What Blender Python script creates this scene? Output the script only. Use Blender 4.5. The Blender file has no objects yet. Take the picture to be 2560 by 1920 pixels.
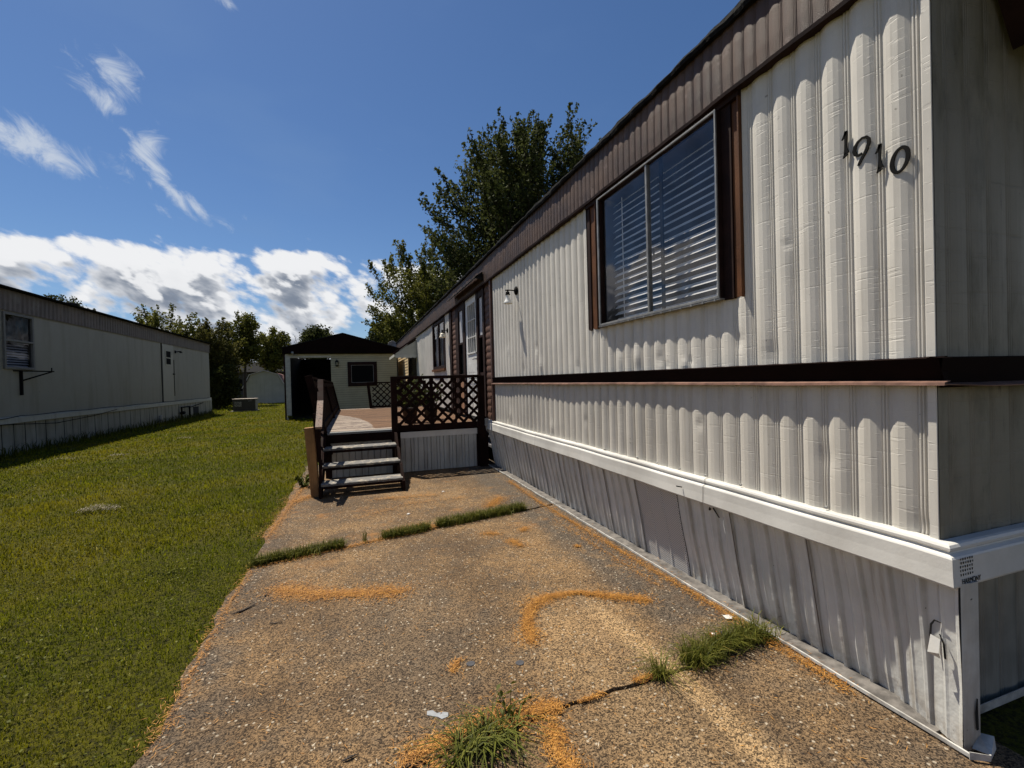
import bpy, math, random
import numpy as np
from mathutils import Vector, Matrix
random.seed(7); RNG = np.random.default_rng(11)
S = bpy.context.scene; COL = S.collection
rad = math.radians

# ---------------------------------------------------------------- objects
OFF = {}
def setp(o, label=None, cat=None, group=None, kind=None):
    if label: o['label'] = label
    if cat: o['category'] = cat
    if group: o['group'] = group
    if kind: o['kind'] = kind
    return o
def thing(name, loc, label, cat, group=None):
    o = bpy.data.objects.new(name, None); COL.objects.link(o); o.location = loc
    o.empty_display_size = .2; OFF[o.name] = Vector(loc)
    return setp(o, label, cat, group)
def finish(o, mat, parent, verts=None):
    if mat: o.data.materials.append(mat)
    if parent is not None:
        o.parent = parent; OFF[o.name] = OFF[parent.name]
    else: OFF[o.name] = Vector(o.location)
    return o
class MB:
    def __init__(s): s.v = []; s.f = []
    def add(s, vs, fs):
        n = len(s.v); s.v += [tuple(v) for v in vs]; s.f += [tuple(i+n for i in f) for f in fs]; return s
    def box(s, x0, x1, y0, y1, z0, z1):
        if x0 > x1: x0, x1 = x1, x0
        if y0 > y1: y0, y1 = y1, y0
        return s.add([(x0,y0,z0),(x1,y0,z0),(x1,y1,z0),(x0,y1,z0),(x0,y0,z1),(x1,y0,z1),(x1,y1,z1),(x0,y1,z1)],
            [(0,3,2,1),(4,5,6,7),(0,1,5,4),(1,2,6,5),(2,3,7,6),(3,0,4,7)])
    def bar(s, p, q, w, h, up=(0,0,1)):
        p = Vector(p); q = Vector(q); d = (q-p).normalized(); u = Vector(up)
        r = d.cross(u).normalized(); u = r.cross(d).normalized()
        vs = [a + r*sx*w/2 + u*sz*h/2 for a in (p, q) for sx, sz in ((-1,-1),(1,-1),(1,1),(-1,1))]
        return s.add(vs, [(0,1,2,3),(7,6,5,4),(0,4,5,1),(1,5,6,2),(2,6,7,3),(3,7,4,0)])
    def pane(s, x, y0, y1, z0, z1): return s.add([(x,y0,z0),(x,y1,z0),(x,y1,z1),(x,y0,z1)], [(0,3,2,1)])
    def tube(s, pts, rr, n=8, cap=True):
        pts = [Vector(p) for p in pts]
        if not isinstance(rr, (list, tuple)): rr = [rr]*len(pts)
        rings = []; ref = None
        for i, p in enumerate(pts):
            d = (pts[min(i+1, len(pts)-1)] - pts[max(i-1, 0)]).normalized()
            if ref is None: ref = Vector((0,0,1)) if abs(d.z) < .9 else Vector((1,0,0))
            a = (ref - d*ref.dot(d)).normalized(); ref = a; b = d.cross(a)
            rings.append([p + a*math.cos(2*math.pi*k/n)*rr[i] + b*math.sin(2*math.pi*k/n)*rr[i] for k in range(n)])
        vs = [v for r in rings for v in r]; fs = []
        for i in range(len(pts)-1):
            for k in range(n): fs.append((i*n+k, i*n+(k+1)%n, (i+1)*n+(k+1)%n, (i+1)*n+k))
        if cap: fs.append(tuple(range(n))[::-1]); fs.append(tuple((len(pts)-1)*n+k for k in range(n)))
        return s.add(vs, fs)
    def prism(s, poly, M, h):      # poly (u,v); M maps (u,v,w) -> world
        n = len(poly)
        vs = [M(u, v, 0) for u, v in poly] + [M(u, v, h) for u, v in poly]
        fs = [tuple(range(n))[::-1], tuple(range(n, 2*n))] + [(k, (k+1)%n, n+(k+1)%n, n+k) for k in range(n)]
        return s.add(vs, fs)
    def ribbon(s, pts, ws, M, h, closed=False):   # stroke of varying width, raised
        n = len(pts); L = []; R = []
        for i, p in enumerate(pts):
            a = pts[(i-1) % n] if (closed or i > 0) else p; b = pts[(i+1) % n] if (closed or i < n-1) else p
            dx, dy = b[0]-a[0], b[1]-a[1]; l = math.hypot(dx, dy) or 1
            nx, ny = -dy/l, dx/l; w = ws[i]/2.2
            L.append((p[0]+nx*w, p[1]+ny*w)); R.append((p[0]-nx*w, p[1]-ny*w))
        vs = []
        for l, r in zip(L, R): vs += [M(l[0], l[1], 0), M(r[0], r[1], 0), M(r[0], r[1], h), M(l[0], l[1], h)]
        fs = []
        m = n if closed else n-1
        for i in range(m):
            j = (i+1) % n
            for k in range(4): fs.append((i*4+k, i*4+(k+1)%4, j*4+(k+1)%4, j*4+k))
        if not closed: fs += [(0,3,2,1), ((n-1)*4, (n-1)*4+1, (n-1)*4+2, (n-1)*4+3)]
        return s.add(vs, fs)
    def lathe(s, prof, c, n=20, axis='z'):        # prof (r, t)
        vs = []; c = Vector(c)
        for r, t in prof:
            for k in range(n):
                a = 2*math.pi*k/n; x, y = r*math.cos(a), r*math.sin(a)
                vs.append(c + (Vector((x, y, t)) if axis == 'z' else Vector((t, x, y)) if axis == 'x' else Vector((x, t, y))))
        fs = [(i*n+k, i*n+(k+1)%n, (i+1)*n+(k+1)%n, (i+1)*n+k) for i in range(len(prof)-1) for k in range(n)]
        return s.add(vs, fs)
    def grid(s, P):                                # P[i][j] -> points
        n, m = len(P), len(P[0])
        return s.add([p for r in P for p in r], [(i*m+j, i*m+j+1, (i+1)*m+j+1, (i+1)*m+j) for i in range(n-1) for j in range(m-1)])
    def build(s, name, mat=None, parent=None, smooth=False, bevel=0, loc=None, solid=0):
        if parent is not None: o0 = OFF[parent.name]
        elif loc is not None: o0 = Vector(loc)
        else:
            a = np.array(s.v); o0 = Vector(((a[:,0].min()+a[:,0].max())/2, (a[:,1].min()+a[:,1].max())/2, a[:,2].min()))
        me = bpy.data.meshes.new(name)
        me.from_pydata([(x-o0.x, y-o0.y, z-o0.z) for x, y, z in s.v], [], s.f); me.update()
        if smooth: me.polygons.foreach_set('use_smooth', [True]*len(me.polygons))
        o = bpy.data.objects.new(name, me); COL.objects.link(o)
        if parent is None: o.location = o0
        if solid:
            m = o.modifiers.new('thick', 'SOLIDIFY'); m.thickness = solid; m.offset = 0
        if bevel:
            m = o.modifiers.new('edge', 'BEVEL'); m.width = bevel; m.segments = 2; m.limit_method = 'ANGLE'
        return finish(o, mat, parent)
def fast(name, V, F, mat, parent=None, attr=None, loc=(0,0,0)):
    """large mesh from arrays: V (n,3), F (m,k)"""
    o0 = OFF[parent.name] if parent is not None else Vector(loc)
    V = np.asarray(V, np.float32) - np.array(o0, np.float32)
    me = bpy.data.meshes.new(name); m, k = F.shape
    me.vertices.add(len(V)); me.vertices.foreach_set('co', V.ravel())
    me.loops.add(m*k); me.loops.foreach_set('vertex_index', F.astype(np.int32).ravel())
    me.polygons.add(m); me.polygons.foreach_set('loop_start', (np.arange(m)*k).astype(np.int32))
    me.update(calc_edges=True)
    if attr is not None:
        a = me.attributes.new('tint', 'FLOAT', 'POINT'); a.data.foreach_set('value', attr.astype(np.float32))
    o = bpy.data.objects.new(name, me); COL.objects.link(o)
    if parent is None: o.location = o0
    return finish(o, mat, parent)

# ---------------------------------------------------------------- materials
class NT:
    def __init__(s, tree): s.t = tree; s.n = tree.nodes; s.l = tree.links
    def node(s, typ, **kw):
        n = s.n.new(typ)
        for k, v in kw.items():
            if k[0] == '_': n.inputs[int(k[1:])].default_value = v
            else: setattr(n, k, v)
        return n
    def link(s, a, b): s.l.new(a, b)
    def put(s, sock, v):
        if isinstance(v, (int, float)): sock.default_value = v
        elif isinstance(v, tuple): sock.default_value = v if len(v) == len(sock.default_value) else (*v, 1)
        else: s.l.new(v, sock)
    def math(s, op, a, b=0.0, c=None, clamp=False):
        n = s.n.new('ShaderNodeMath'); n.operation = op; n.use_clamp = clamp
        s.put(n.inputs[0], a); s.put(n.inputs[1], b)
        if c is not None: s.put(n.inputs[2], c)
        return n.outputs[0]
    def mix(s, f, a, b, blend='MIX'):
        n = s.n.new('ShaderNodeMix'); n.data_type = 'RGBA'; n.blend_type = blend; n.clamp_factor = True
        s.put(n.inputs[0], f); s.put(n.inputs[6], a); s.put(n.inputs[7], b); return n.outputs[2]
    def coord(s, kind='Object', scale=(1,1,1), rot=(0,0,0), loc=(0,0,0)):
        c = s.n.new('ShaderNodeTexCoord'); m = s.n.new('ShaderNodeMapping')
        m.inputs['Scale'].default_value = scale; m.inputs['Rotation'].default_value = rot; m.inputs['Location'].default_value = loc
        s.l.new(c.outputs[kind], m.inputs[0]); return m.outputs[0]
    def noise(s, vec, scale=5, detail=4, rough=.55, out=0, dist=0):
        n = s.n.new('ShaderNodeTexNoise'); n.inputs['Scale'].default_value = scale; n.inputs['Detail'].default_value = detail
        n.inputs['Roughness'].default_value = rough; n.inputs['Distortion'].default_value = dist
        s.put(n.inputs['Vector'], vec); return n.outputs[out]
    def vor(s, vec, scale, feature='F1', out='Distance', rand=1):
        n = s.n.new('ShaderNodeTexVoronoi'); n.feature = feature; n.inputs['Scale'].default_value = scale
        n.inputs['Randomness'].default_value = rand
        s.put(n.inputs['Vector'], vec); return n.outputs[out]
    def ramp(s, f, a, b, to0=0., to1=1., smooth=True):
        n = s.n.new('ShaderNodeMapRange'); n.interpolation_type = 'SMOOTHSTEP' if smooth else 'LINEAR'
        s.put(n.inputs[0], f); n.inputs[1].default_value = a; n.inputs[2].default_value = b
        n.inputs[3].default_value = to0; n.inputs[4].default_value = to1; return n.outputs[0]
    def bump(s, h, dist=.01, strength=1, normal=None):
        n = s.n.new('ShaderNodeBump'); n.inputs['Distance'].default_value = dist; n.inputs['Strength'].default_value = strength
        s.put(n.inputs['Height'], h)
        if normal is not None: s.l.new(normal, n.inputs['Normal'])
        return n.outputs[0]
    def sep(s, vec):
        n = s.n.new('ShaderNodeSeparateXYZ'); s.l.new(vec, n.inputs[0]); return n.outputs
def newmat(name):
    m = bpy.data.materials.new(name); m.use_nodes = True; t = NT(m.node_tree)
    return m, t, m.node_tree.nodes['Principled BSDF']
def mul(c, k): return tuple(min(1, x*k) for x in c)
def M(name, col, rough=.6, var=.15, vs=5, metal=0, streak=0., ss=(9,9,.7), dirt=None, bump=0, bs=120, spec=.4, col2=None, c2=(.5,.65), c2s=3, world=True):
    """worn surface: mottled colour, run-off streaks, patches of a second colour, fine bump"""
    m, t, p = newmat(name); co = t.coord('Object')
    n = t.noise(co, vs, 5, .6)
    c = t.mix(t.ramp(n, .3, .7), mul(col, 1-var), mul(col, 1+var))
    if col2: c = t.mix(t.ramp(t.noise(co, c2s, 6, .65), c2[0], c2[1]), c, (*col2, 1))
    if streak:
        sn = t.noise(t.coord('Object', scale=ss), 1, 4, .6)
        c = t.mix(t.math('MULTIPLY', t.ramp(sn, .45, .75), streak), c, dirt or mul(col, .35))
    t.put(p.inputs['Base Color'], c); p.inputs['Roughness'].default_value = rough; p.inputs['Metallic'].default_value = metal
    p.inputs['Specular IOR Level'].default_value = spec
    t.put(p.inputs['Roughness'], t.ramp(n, .2, .8, rough*.85, min(1, rough*1.15)))
    if bump: t.put(p.inputs['Normal'], t.bump(t.noise(co, bs, 3, .6), bump))
    return m

def siding_mat(name, col, dirtcol, dirty=.35, green=False):
    m, t, p = newmat(name); co = t.coord('Object')
    c = t.mix(t.ramp(t.noise(co, 2.2, 5, .6), .3, .7), mul(col, .9), mul(col, 1.06))
    c = t.mix(t.math('MULTIPLY', t.ramp(t.noise(t.coord('Object', scale=(5, 14, .8)), 1, 5, .65), .5, .8), dirty), c, dirtcol)
    sp = t.noise(co, 26, 3, .5)
    c = t.mix(t.math('MULTIPLY', t.ramp(sp, .735, .76), .6), c, mul(dirtcol, .5))
    grain = t.noise(co, 330, 2, .7)
    c = t.mix(t.ramp(grain, .35, .65), mul2(t, c, .93), c)
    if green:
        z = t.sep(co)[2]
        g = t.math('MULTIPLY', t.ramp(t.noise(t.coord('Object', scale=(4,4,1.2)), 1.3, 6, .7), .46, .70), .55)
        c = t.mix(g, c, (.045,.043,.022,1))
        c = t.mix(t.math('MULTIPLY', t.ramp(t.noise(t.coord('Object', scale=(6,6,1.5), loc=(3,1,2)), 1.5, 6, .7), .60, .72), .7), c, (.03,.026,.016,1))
    t.put(p.inputs['Base Color'], c); p.inputs['Roughness'].default_value = .55; p.inputs['Specular IOR Level'].default_value = .3
    # embossed wood-grain: short horizontal creases
    w = t.noise(t.coord('Object', scale=(1, 5, 60)), 1, 3, .55, dist=.2)
    h = t.math('ADD', t.math('MULTIPLY', t.ramp(w, .60, .66), -1.0), t.math('MULTIPLY', grain, .45))
    w2 = t.noise(t.coord('Object', scale=(1, 11, 70), loc=(5,3,9)), 1, 2, .5)
    h = t.math('ADD', h, t.math('MULTIPLY', t.ramp(w2, .66, .70), .8))
    t.put(p.inputs['Normal'], t.bump(h, .0006))
    return m
def mul2(t, c, k): return t.mix(1.0, c, (k, k, k, 1), 'MULTIPLY')

m_siding = siding_mat('siding_paint', (.60,.575,.52), (.26,.23,.18,1), .35)
m_siding_low = siding_mat('siding_paint_lower', (.52,.495,.44), (.26,.22,.16,1), .5)
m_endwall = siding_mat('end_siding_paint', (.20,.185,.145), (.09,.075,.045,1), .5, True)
m_brown = M('brown_fascia_paint', (.070,.040,.027), .6, .3, 3, streak=.55, ss=(6,16,.9), dirt=(.05,.03,.025,1), bump=.002, bs=200, col2=(.17,.12,.10), c2=(.6,.75), c2s=7)
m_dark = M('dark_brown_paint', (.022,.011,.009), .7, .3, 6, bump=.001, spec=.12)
m_rust = M('rusty_brown_trim', (.10,.040,.015), .6, .3, 5, bump=.002, bs=90, streak=.35, spec=.2)
m_lip = M('faded_brown_lip', (.16,.085,.06), .6, .4, 9)
m_belt = M('belt_brown', (.008,.004,.0035), .8, .3, 4, spec=.04)
m_roofcap = M('tar_roof_edge', (.014,.014,.014), .9, .5, 14, bump=.01, bs=40, spec=.05)
m_white = M('white_vinyl', (.52,.51,.475), .45, .12, 2, streak=.18, ss=(3,5,2), dirt=(.35,.30,.24,1), bump=.0006, bs=60)
def skirt_mat():
    m, t, p = newmat('white_skirting_vinyl'); co = t.coord('Object'); z = t.sep(co)[2]
    c = t.mix(t.ramp(t.noise(co, 3, 4, .6), .3, .7), (.50,.505,.475,1), (.60,.60,.565,1))
    st = t.ramp(t.noise(t.coord('Object', scale=(8,26,.8)), 1, 5, .65), .48, .78)
    c = t.mix(t.math('MULTIPLY', st, .6), c, (.22,.18,.13,1))
    yl = t.math('FRACT', t.math('DIVIDE', t.math('ADD', t.sep(co)[1], 13.755), .1325)); ln_ = t.math('MULTIPLY', t.ramp(t.math('ABSOLUTE', t.math('SUBTRACT', yl, .5)), .40, .47), t.ramp(t.noise(co, 5, 4, .6), .3, .6, .25, .75))
    c = t.mix(t.math('MULTIPLY', ln_, .6), c, (.22,.185,.14,1))
    low = t.math('MULTIPLY', t.ramp(z, .0, .22, 1, 0), t.ramp(t.noise(co, 9, 5, .7), .35, .65))
    c = t.mix(t.math('MULTIPLY', low, .6), c, (.20,.14,.08,1))
    c = t.mix(t.ramp(t.noise(co, 38, 3, .5), .745, .76), c, (.05,.045,.04,1))
    t.put(p.inputs['Base Color'], c); p.inputs['Roughness'].default_value = .42
    t.put(p.inputs['Normal'], t.bump(t.noise(co, 14, 3, .6), .004))
    return m
m_skirt = skirt_mat()
def vent_mat():
    m, t, p = newmat('perforated_vinyl'); co = t.coord('Object', scale=(1,1,1), rot=(rad(38),0,0))
    x = t.sep(co)
    a = t.math('SINE', t.math('MULTIPLY', x[1], 420)); b = t.math('SINE', t.math('MULTIPLY', x[2], 520))
    h = t.ramp(t.math('MULTIPLY', t.math('ADD', a, 1), t.math('ADD', b, 1)), 1.2, 2.2)
    t.put(p.inputs['Base Color'], t.mix(h, (.52,.50,.47,1), (.17,.16,.145,1))); p.inputs['Roughness'].default_value = .5
    t.put(p.inputs['Normal'], t.bump(t.math('MULTIPLY', h, -1.), .003))
    return m
m_vent = vent_mat()
m_alu = M('weathered_aluminium', (.24,.24,.23), .5, .2, 12, metal=.4, streak=.3)
m_black = M('black_metal', (.006,.006,.006), .8, .2, 10, spec=.08)
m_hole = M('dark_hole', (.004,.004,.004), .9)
m_room = M('dark_room', (.11,.11,.12), .9)
m_blind = M('blind_slats', (.82,.82,.82), .5, .05)
m_doorwhite = M('white_door_paint', (.62,.62,.60), .45, .08, 4, streak=.15)
m_shake = None
def glass_mat(name, tint=(.75,.78,.82), lo=.10, rough=.01, k=1.1):
    m = bpy.data.materials.new(name); m.use_nodes = True; t = NT(m.node_tree); t.n.clear()
    out = t.n.new('ShaderNodeOutputMaterial'); g = t.n.new('ShaderNodeBsdfGlossy'); tr = t.n.new('ShaderNodeBsdfTransparent')
    g.inputs['Roughness'].default_value = rough; g.inputs['Color'].default_value = (.85,.83,.84,1); tr.inputs[0].default_value = (*tint, 1)
    fr = t.n.new('ShaderNodeFresnel'); fr.inputs[0].default_value = 1.5
    sm = t.noise(t.coord('Object'), 6, 4, .6)
    g.inputs['Normal']
    t.link(t.bump(t.noise(t.coord('Object'), 1.1, 2, .5), .012), g.inputs['Normal'])
    mx = t.n.new('ShaderNodeMixShader'); t.put(mx.inputs[0], t.math('ADD', t.math('MULTIPLY', fr.outputs[0], k), t.math('ADD', lo-.05, t.math('MULTIPLY', sm, .1)), clamp=True))
    t.link(tr.outputs[0], mx.inputs[1]); t.link(g.outputs[0], mx.inputs[2]); t.link(mx.outputs[0], out.inputs[0]); return m
m_glass = glass_mat('window_glass', tint=(.95,.95,.95), lo=.05, k=.5)
m_glass_dark = glass_mat('dark_window_glass', tint=(.5,.5,.52), lo=.02, k=.12)
m_lampglass = M('frosted_lamp_glass', (.75,.75,.72), .3, .03)
m_cream = M('cream_lamp_glass', (.80,.74,.58), .35, .05)
m_lumber = M('treated_lumber', (.26,.14,.055), .75, .3, 3, streak=.5, ss=(30,30,1.2), dirt=(.07,.035,.015,1), bump=.003, bs=60, spec=.2)
m_stain = M('dark_brown_deck_stain', (.014,.0065,.005), .8, .4, 5, streak=.4, ss=(20,20,2), dirt=(.01,.006,.005,1), bump=.002, bs=80, spec=.05)
m_stainlit = M('sunlit_worn_handrail_wood', (.16,.11,.085), .8, .35, 12, col2=(.05,.03,.025), c2=(.5,.6), c2s=30, bump=.003, bs=80)  # worn wood, with the sunlit tone of the lower handrail put into its colour
m_tread = M('worn_grey_tread', (.12,.115,.108), .8, .2, 10, col2=(.30,.26,.20), c2=(.52,.62), c2s=9, bump=.004, bs=70)
def deck_mat():
    m, t, p = newmat('worn_deck_boards'); co = t.coord('Object'); x, y, z = t.sep(co)   # object origin = world x,y of deck root
    gr = t.noise(t.coord('Object', scale=(1.5, 22, 1)), 2.2, 6, .7)
    brown = t.mix(t.ramp(gr, .35, .65), (.070,.034,.016,1), (.20,.115,.062,1))
    pale = t.mix(t.ramp(gr, .38, .62), (.16,.12,.10,1), (.40,.35,.29,1))
    pale = t.mix(t.ramp(t.noise(co, 5, 5, .7), .52, .62), pale, (.13,.10,.09,1))
    # worn pale area inside a rounded boundary on the left of the deck, bare front edge
    dx = t.math('SUBTRACT', x, -1.9+DX); dy = t.math('SUBTRACT', y, 8.6-DY)
    r = t.math('SQRT', t.math('ADD', t.math('MULTIPLY', dx, dx), t.math('MULTIPLY', t.math('MULTIPLY', dy, dy), .17)))
    edge = t.math('ADD', r, t.math('MULTIPLY', t.noise(co, 3, 4, .6), .10))
    k = t.ramp(edge, 2.22, 2.26, 1, 0)
    k = t.math('MULTIPLY', k, t.ramp(y, 12.2-DY, 12.9-DY, 1, 0))
    k = t.math('MAXIMUM', k, t.ramp(y, 8.42-DY, 8.45-DY, 1, 0))
    k = t.math('MAXIMUM', k, t.ramp(y, 14.9-DY, 15.0-DY, 0, .8))
    c = t.mix(k, brown, pale)
    fr = t.math('FRACT', t.math('DIVIDE', t.math('SUBTRACT', y, 8.0-DY), .146)); c = t.mix(t.math('MULTIPLY', t.math('ADD', t.ramp(fr, .0, .13, 1, 0), t.ramp(fr, .78, .92, 0, 1)), .6), c, (.035,.022,.014,1))
    bd = t.n.new('ShaderNodeTexWhiteNoise'); bd.noise_dimensions = '1D'; t.put(bd.inputs['W'], t.math('FLOOR', t.math('DIVIDE', t.math('SUBTRACT', y, 8.0-DY), .146)))
    c = t.mix(1.0, c, t.mix(bd.outputs[0], (.62,.60,.58,1), (1.15,1.12,1.1,1)), 'MULTIPLY')
    c = t.mix(t.ramp(y, 8.13-DY, 8.145-DY, 1, 0), c, (.16,.165,.165,1))
    t.put(p.inputs['Base Color'], c); p.inputs['Roughness'].default_value = .8; p.inputs['Specular IOR Level'].default_value = .2
    t.put(p.inputs['Normal'], t.bump(gr, .006)); return m
DX, DY = -.9, 11.6   # deck root x=.9, y=11.6
m_deck = deck_mat()
def shake_mat():
    m, t, p = newmat('brown_shake_siding'); co = t.coord('Object'); z = t.sep(co)[2]
    w = t.math('FRACT', t.math('MULTIPLY', z, 8.5))
    c = t.mix(t.ramp(t.noise(t.coord('Object', scale=(30,30,3)), 1.5, 4), .3, .7), (.045,.017,.009,1), (.115,.047,.022,1))
    c = t.mix(t.ramp(t.math('FRACT', t.math('MULTIPLY', z, 60)), .0, .5, .25, 0), c, (.03,.015,.01,1))
    t.put(p.inputs['Base Color'], c); p.inputs['Roughness'].default_value = .7; return m
m_shake = shake_mat()

def concrete_mat():
    m, t, p = newmat('exposed_aggregate_concrete'); co = t.coord('Object'); x, y, z = t.sep(co)
    big = t.noise(co, .9, 6, .62); mid = t.noise(co, 4.5, 5, .65)
    base = t.mix(t.ramp(big, .36, .62), (.062,.042,.025,1), (.128,.085,.046,1))
    base = t.mix(t.math('MULTIPLY', t.ramp(mid, .45, .7), .6), base, (.055,.045,.036,1))
    # pale tyre tracks running along the drive
    def band(cx, w, k):
        d = t.math('ABSOLUTE', t.math('SUBTRACT', t.math('ADD', x, t.math('MULTIPLY', big, .25)), cx))
        return t.math('MULTIPLY', t.ramp(d, 0, w, k, 0), t.ramp(y, 3.1, 2.5, 0, 1))
    base = t.mix(t.ramp(t.math('ADD', t.math('ABSOLUTE', t.math('SUBTRACT', t.math('SUBTRACT', x, .12), t.math('MULTIPLY', mid, .3))), t.math('MULTIPLY', t.math('ABSOLUTE', t.math('SUBTRACT', y, 2.9)), .35)), .15, .75, .55, 0), base, (.065,.052,.040,1))
    base = t.mix(t.math('MAXIMUM', band(1.62, .16, .75), band(1.30, .5, .35)), base, (.22,.155,.088,1))
    # damp grimy strips by the wall and at the lawn edge
    g = t.math('MULTIPLY', t.math('MULTIPLY', t.ramp(x, 1.62, 1.85, 0, .85), t.ramp(y, 1.6, 2.6, .25, 1)), t.ramp(mid, .25, .5))
    g2 = t.math('MULTIPLY', t.ramp(x, -.9, -.45, .75, 0), t.ramp(mid, .3, .6))
    base = t.mix(t.math('MAXIMUM', g, g2), base, (.05,.043,.037,1))
    f = t.noise(co, 190, 4, .75)
    cell = t.vor(t.mix(.012, co, t.noise(co, 60, 2, .5, 1)), 160, out='Color'); cr = t.sep(cell)[0]; dist = t.vor(co, 160)
    k = t.math('ADD', t.math('MULTIPLY', cr, .5), t.math('MULTIPLY', f, .75))
    st = t.mix(t.ramp(k, .44, .84, smooth=False), (.28,.25,.21,1), (2.5,2.35,2.05,1))
    c = t.mix(1.0, base, st, 'MULTIPLY')
    cell2 = t.sep(t.vor(co, 42, out='Color')); d2 = t.vor(co, 42)
    chip = t.math('MULTIPLY', t.ramp(cell2[1], .80, .84), t.ramp(d2, .16, .36, 1, 0))
    c = t.mix(t.math('MULTIPLY', chip, .8), c, (.42,.36,.27,1))
    cell3 = t.sep(t.vor(co, 21, out='Color')); d3 = t.vor(co, 21)
    c = t.mix(t.math('MULTIPLY', t.ramp(cell3[0], .955, .96), t.ramp(d3, .15, .22, .8, 0)), c, (.012,.011,.011,1))
    # orange needle dust
    dust = t.math('MULTIPLY', t.ramp(t.noise(co, 1.6, 5, .7), .56, .70), t.ramp(y, 3.6, 5.2, .10, .7))
    c = t.mix(t.math('MULTIPLY', dust, t.ramp(f, .35, .6)), c, (.34,.145,.028,1))
    t.put(p.inputs['Base Color'], c); p.inputs['Roughness'].default_value = .88; p.inputs['Specular IOR Level'].default_value = .25
    h = t.math('ADD', t.math('MULTIPLY', dist, -.6), f)
    t.put(p.inputs['Normal'], t.bump(h, .0045)); return m
m_conc = concrete_mat()
def tint_mat(name, stops, rough=.6, trans=.25, big=None, bigs=.5, spec=.3):
    m = bpy.data.materials.new(name); m.use_nodes = True; t = NT(m.node_tree); p = t.n['Principled BSDF']
    a = t.n.new('ShaderNodeAttribute'); a.attribute_name = 'tint'
    r = t.n.new('ShaderNodeValToRGB'); cr = r.color_ramp
    cr.elements[0].position = stops[0][0]; cr.elements[0].color = (*stops[0][1], 1)
    cr.elements[1].position = stops[-1][0]; cr.elements[1].color = (*stops[-1][1], 1)
    for ps, cl in stops[1:-1]: e = cr.elements.new(ps); e.color = (*cl, 1)
    t.link(a.outputs['Fac'], r.inputs[0]); c = r.outputs[0]
    if big:
        c = t.mix(t.ramp(t.noise(t.coord('Object'), bigs, 5, .65), .42, .66, 0, .75), c, (*big, 1))
    t.put(p.inputs['Base Color'], c); p.inputs['Roughness'].default_value = rough; p.inputs['Specular IOR Level'].default_value = spec
    if trans:
        tr = t.n.new('ShaderNodeBsdfTranslucent'); t.put(tr.inputs[0], c)
        mx = t.n.new('ShaderNodeMixShader'); mx.inputs[0].default_value = trans
        t.link(p.outputs[0], mx.inputs[1]); t.link(tr.outputs[0], mx.inputs[2]); t.link(mx.outputs[0], t.n['Material Output'].inputs[0])
    return m
m_grass = tint_mat('mown_grass_blades', [(0,(.045,.060,.003)),(.5,(.135,.152,.005)),(.8,(.21,.21,.010)),(.93,(.26,.24,.04)),(1,(.40,.35,.18))], big=(.20,.165,.008), bigs=.45, trans=.45, spec=.12)
m_tuft = tint_mat('weed_blades', [(0,(.035,.040,.006)),(.5,(.09,.10,.012)),(.8,(.17,.16,.03)),(1,(.40,.25,.07))], spec=.15)
m_needle = tint_mat('dry_orange_needles', [(0,(.09,.036,.006)),(.5,(.34,.14,.018)),(1,(.55,.28,.06))], trans=.1)
m_pale = tint_mat('pale_dry_stalks', [(0,(.25,.19,.12)),(1,(.55,.48,.36))], trans=0)
m_thatch = tint_mat('dry_thatch', [(0,(.05,.04,.022)),(1,(.24,.19,.12))], trans=0)
def leaves_mat(name, a, b, c): return tint_mat(name, [(0,a),(.6,b),(1,c)], trans=.35, rough=.8, spec=.12)
m_leaf_maple = leaves_mat('maple_leaves', (.022,.030,.008), (.055,.066,.018), (.125,.135,.045))
m_leaf_yell = leaves_mat('yellow_green_leaves', (.045,.052,.008), (.11,.115,.020), (.21,.20,.05))
m_leaf_olive = leaves_mat('olive_leaves', (.035,.038,.008), (.085,.082,.018), (.17,.15,.045))
m_leaf_dark = leaves_mat('dark_leaves', (.018,.024,.006), (.042,.050,.012), (.09,.10,.028))
m_bark = M('bark', (.055,.042,.032), .9, .3, 8, bump=.02, bs=25)
def soil_mat():
    m, t, p = newmat('lawn_soil'); co = t.coord('Object')
    c = t.mix(t.ramp(t.noise(co, .45, 6, .7), .35, .65), (.06,.065,.005,1), (.11,.10,.010,1))
    c = t.mix(t.ramp(t.noise(co, 40, 4, .7), .4, .65), c, (.020,.020,.008,1))
    t.put(p.inputs['Base Color'], c); p.inputs['Roughness'].default_value = .95; p.inputs['Specular IOR Level'].default_value = .1
    t.put(p.inputs['Normal'], t.bump(t.noise(co, 60, 4, .7), .03)); return m
m_soil = soil_mat()
m_trailer = M('off_white_trailer_wall', (.245,.238,.20), .6, .08, 1.2, streak=.4, ss=(1.5,2.5,.35), dirt=(.12,.11,.075,1), bump=.002, bs=6)
m_trailer_fas = M('weathered_grey_brown_metal', (.115,.095,.088), .6, .3, 2, streak=.6, ss=(4,9,.7), dirt=(.03,.027,.026,1), col2=(.16,.15,.145), c2=(.55,.7), c2s=1.2)
def lap_mat():
    m, t, p = newmat('cream_vinyl_lap'); co = t.coord('Object'); z = t.sep(co)[2]
    c = t.mix(t.ramp(t.noise(co, 2, 4), .3, .7), (.36,.33,.205,1), (.43,.395,.25,1))
    w = t.math('FRACT', t.math('DIVIDE', z, .105))
    c = t.mix(t.ramp(w, .0, .20, .9, 0, smooth=False), c, (.06,.055,.035,1))  # lap shadow lines painted in as a dark strip along each course
    t.put(p.inputs['Base Color'], c); p.inputs['Roughness'].default_value = .5; return m
m_shed = lap_mat()
m_greyrail = M('galvanised_box', (.30,.30,.29), .45, .2, 12, metal=.4)

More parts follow.
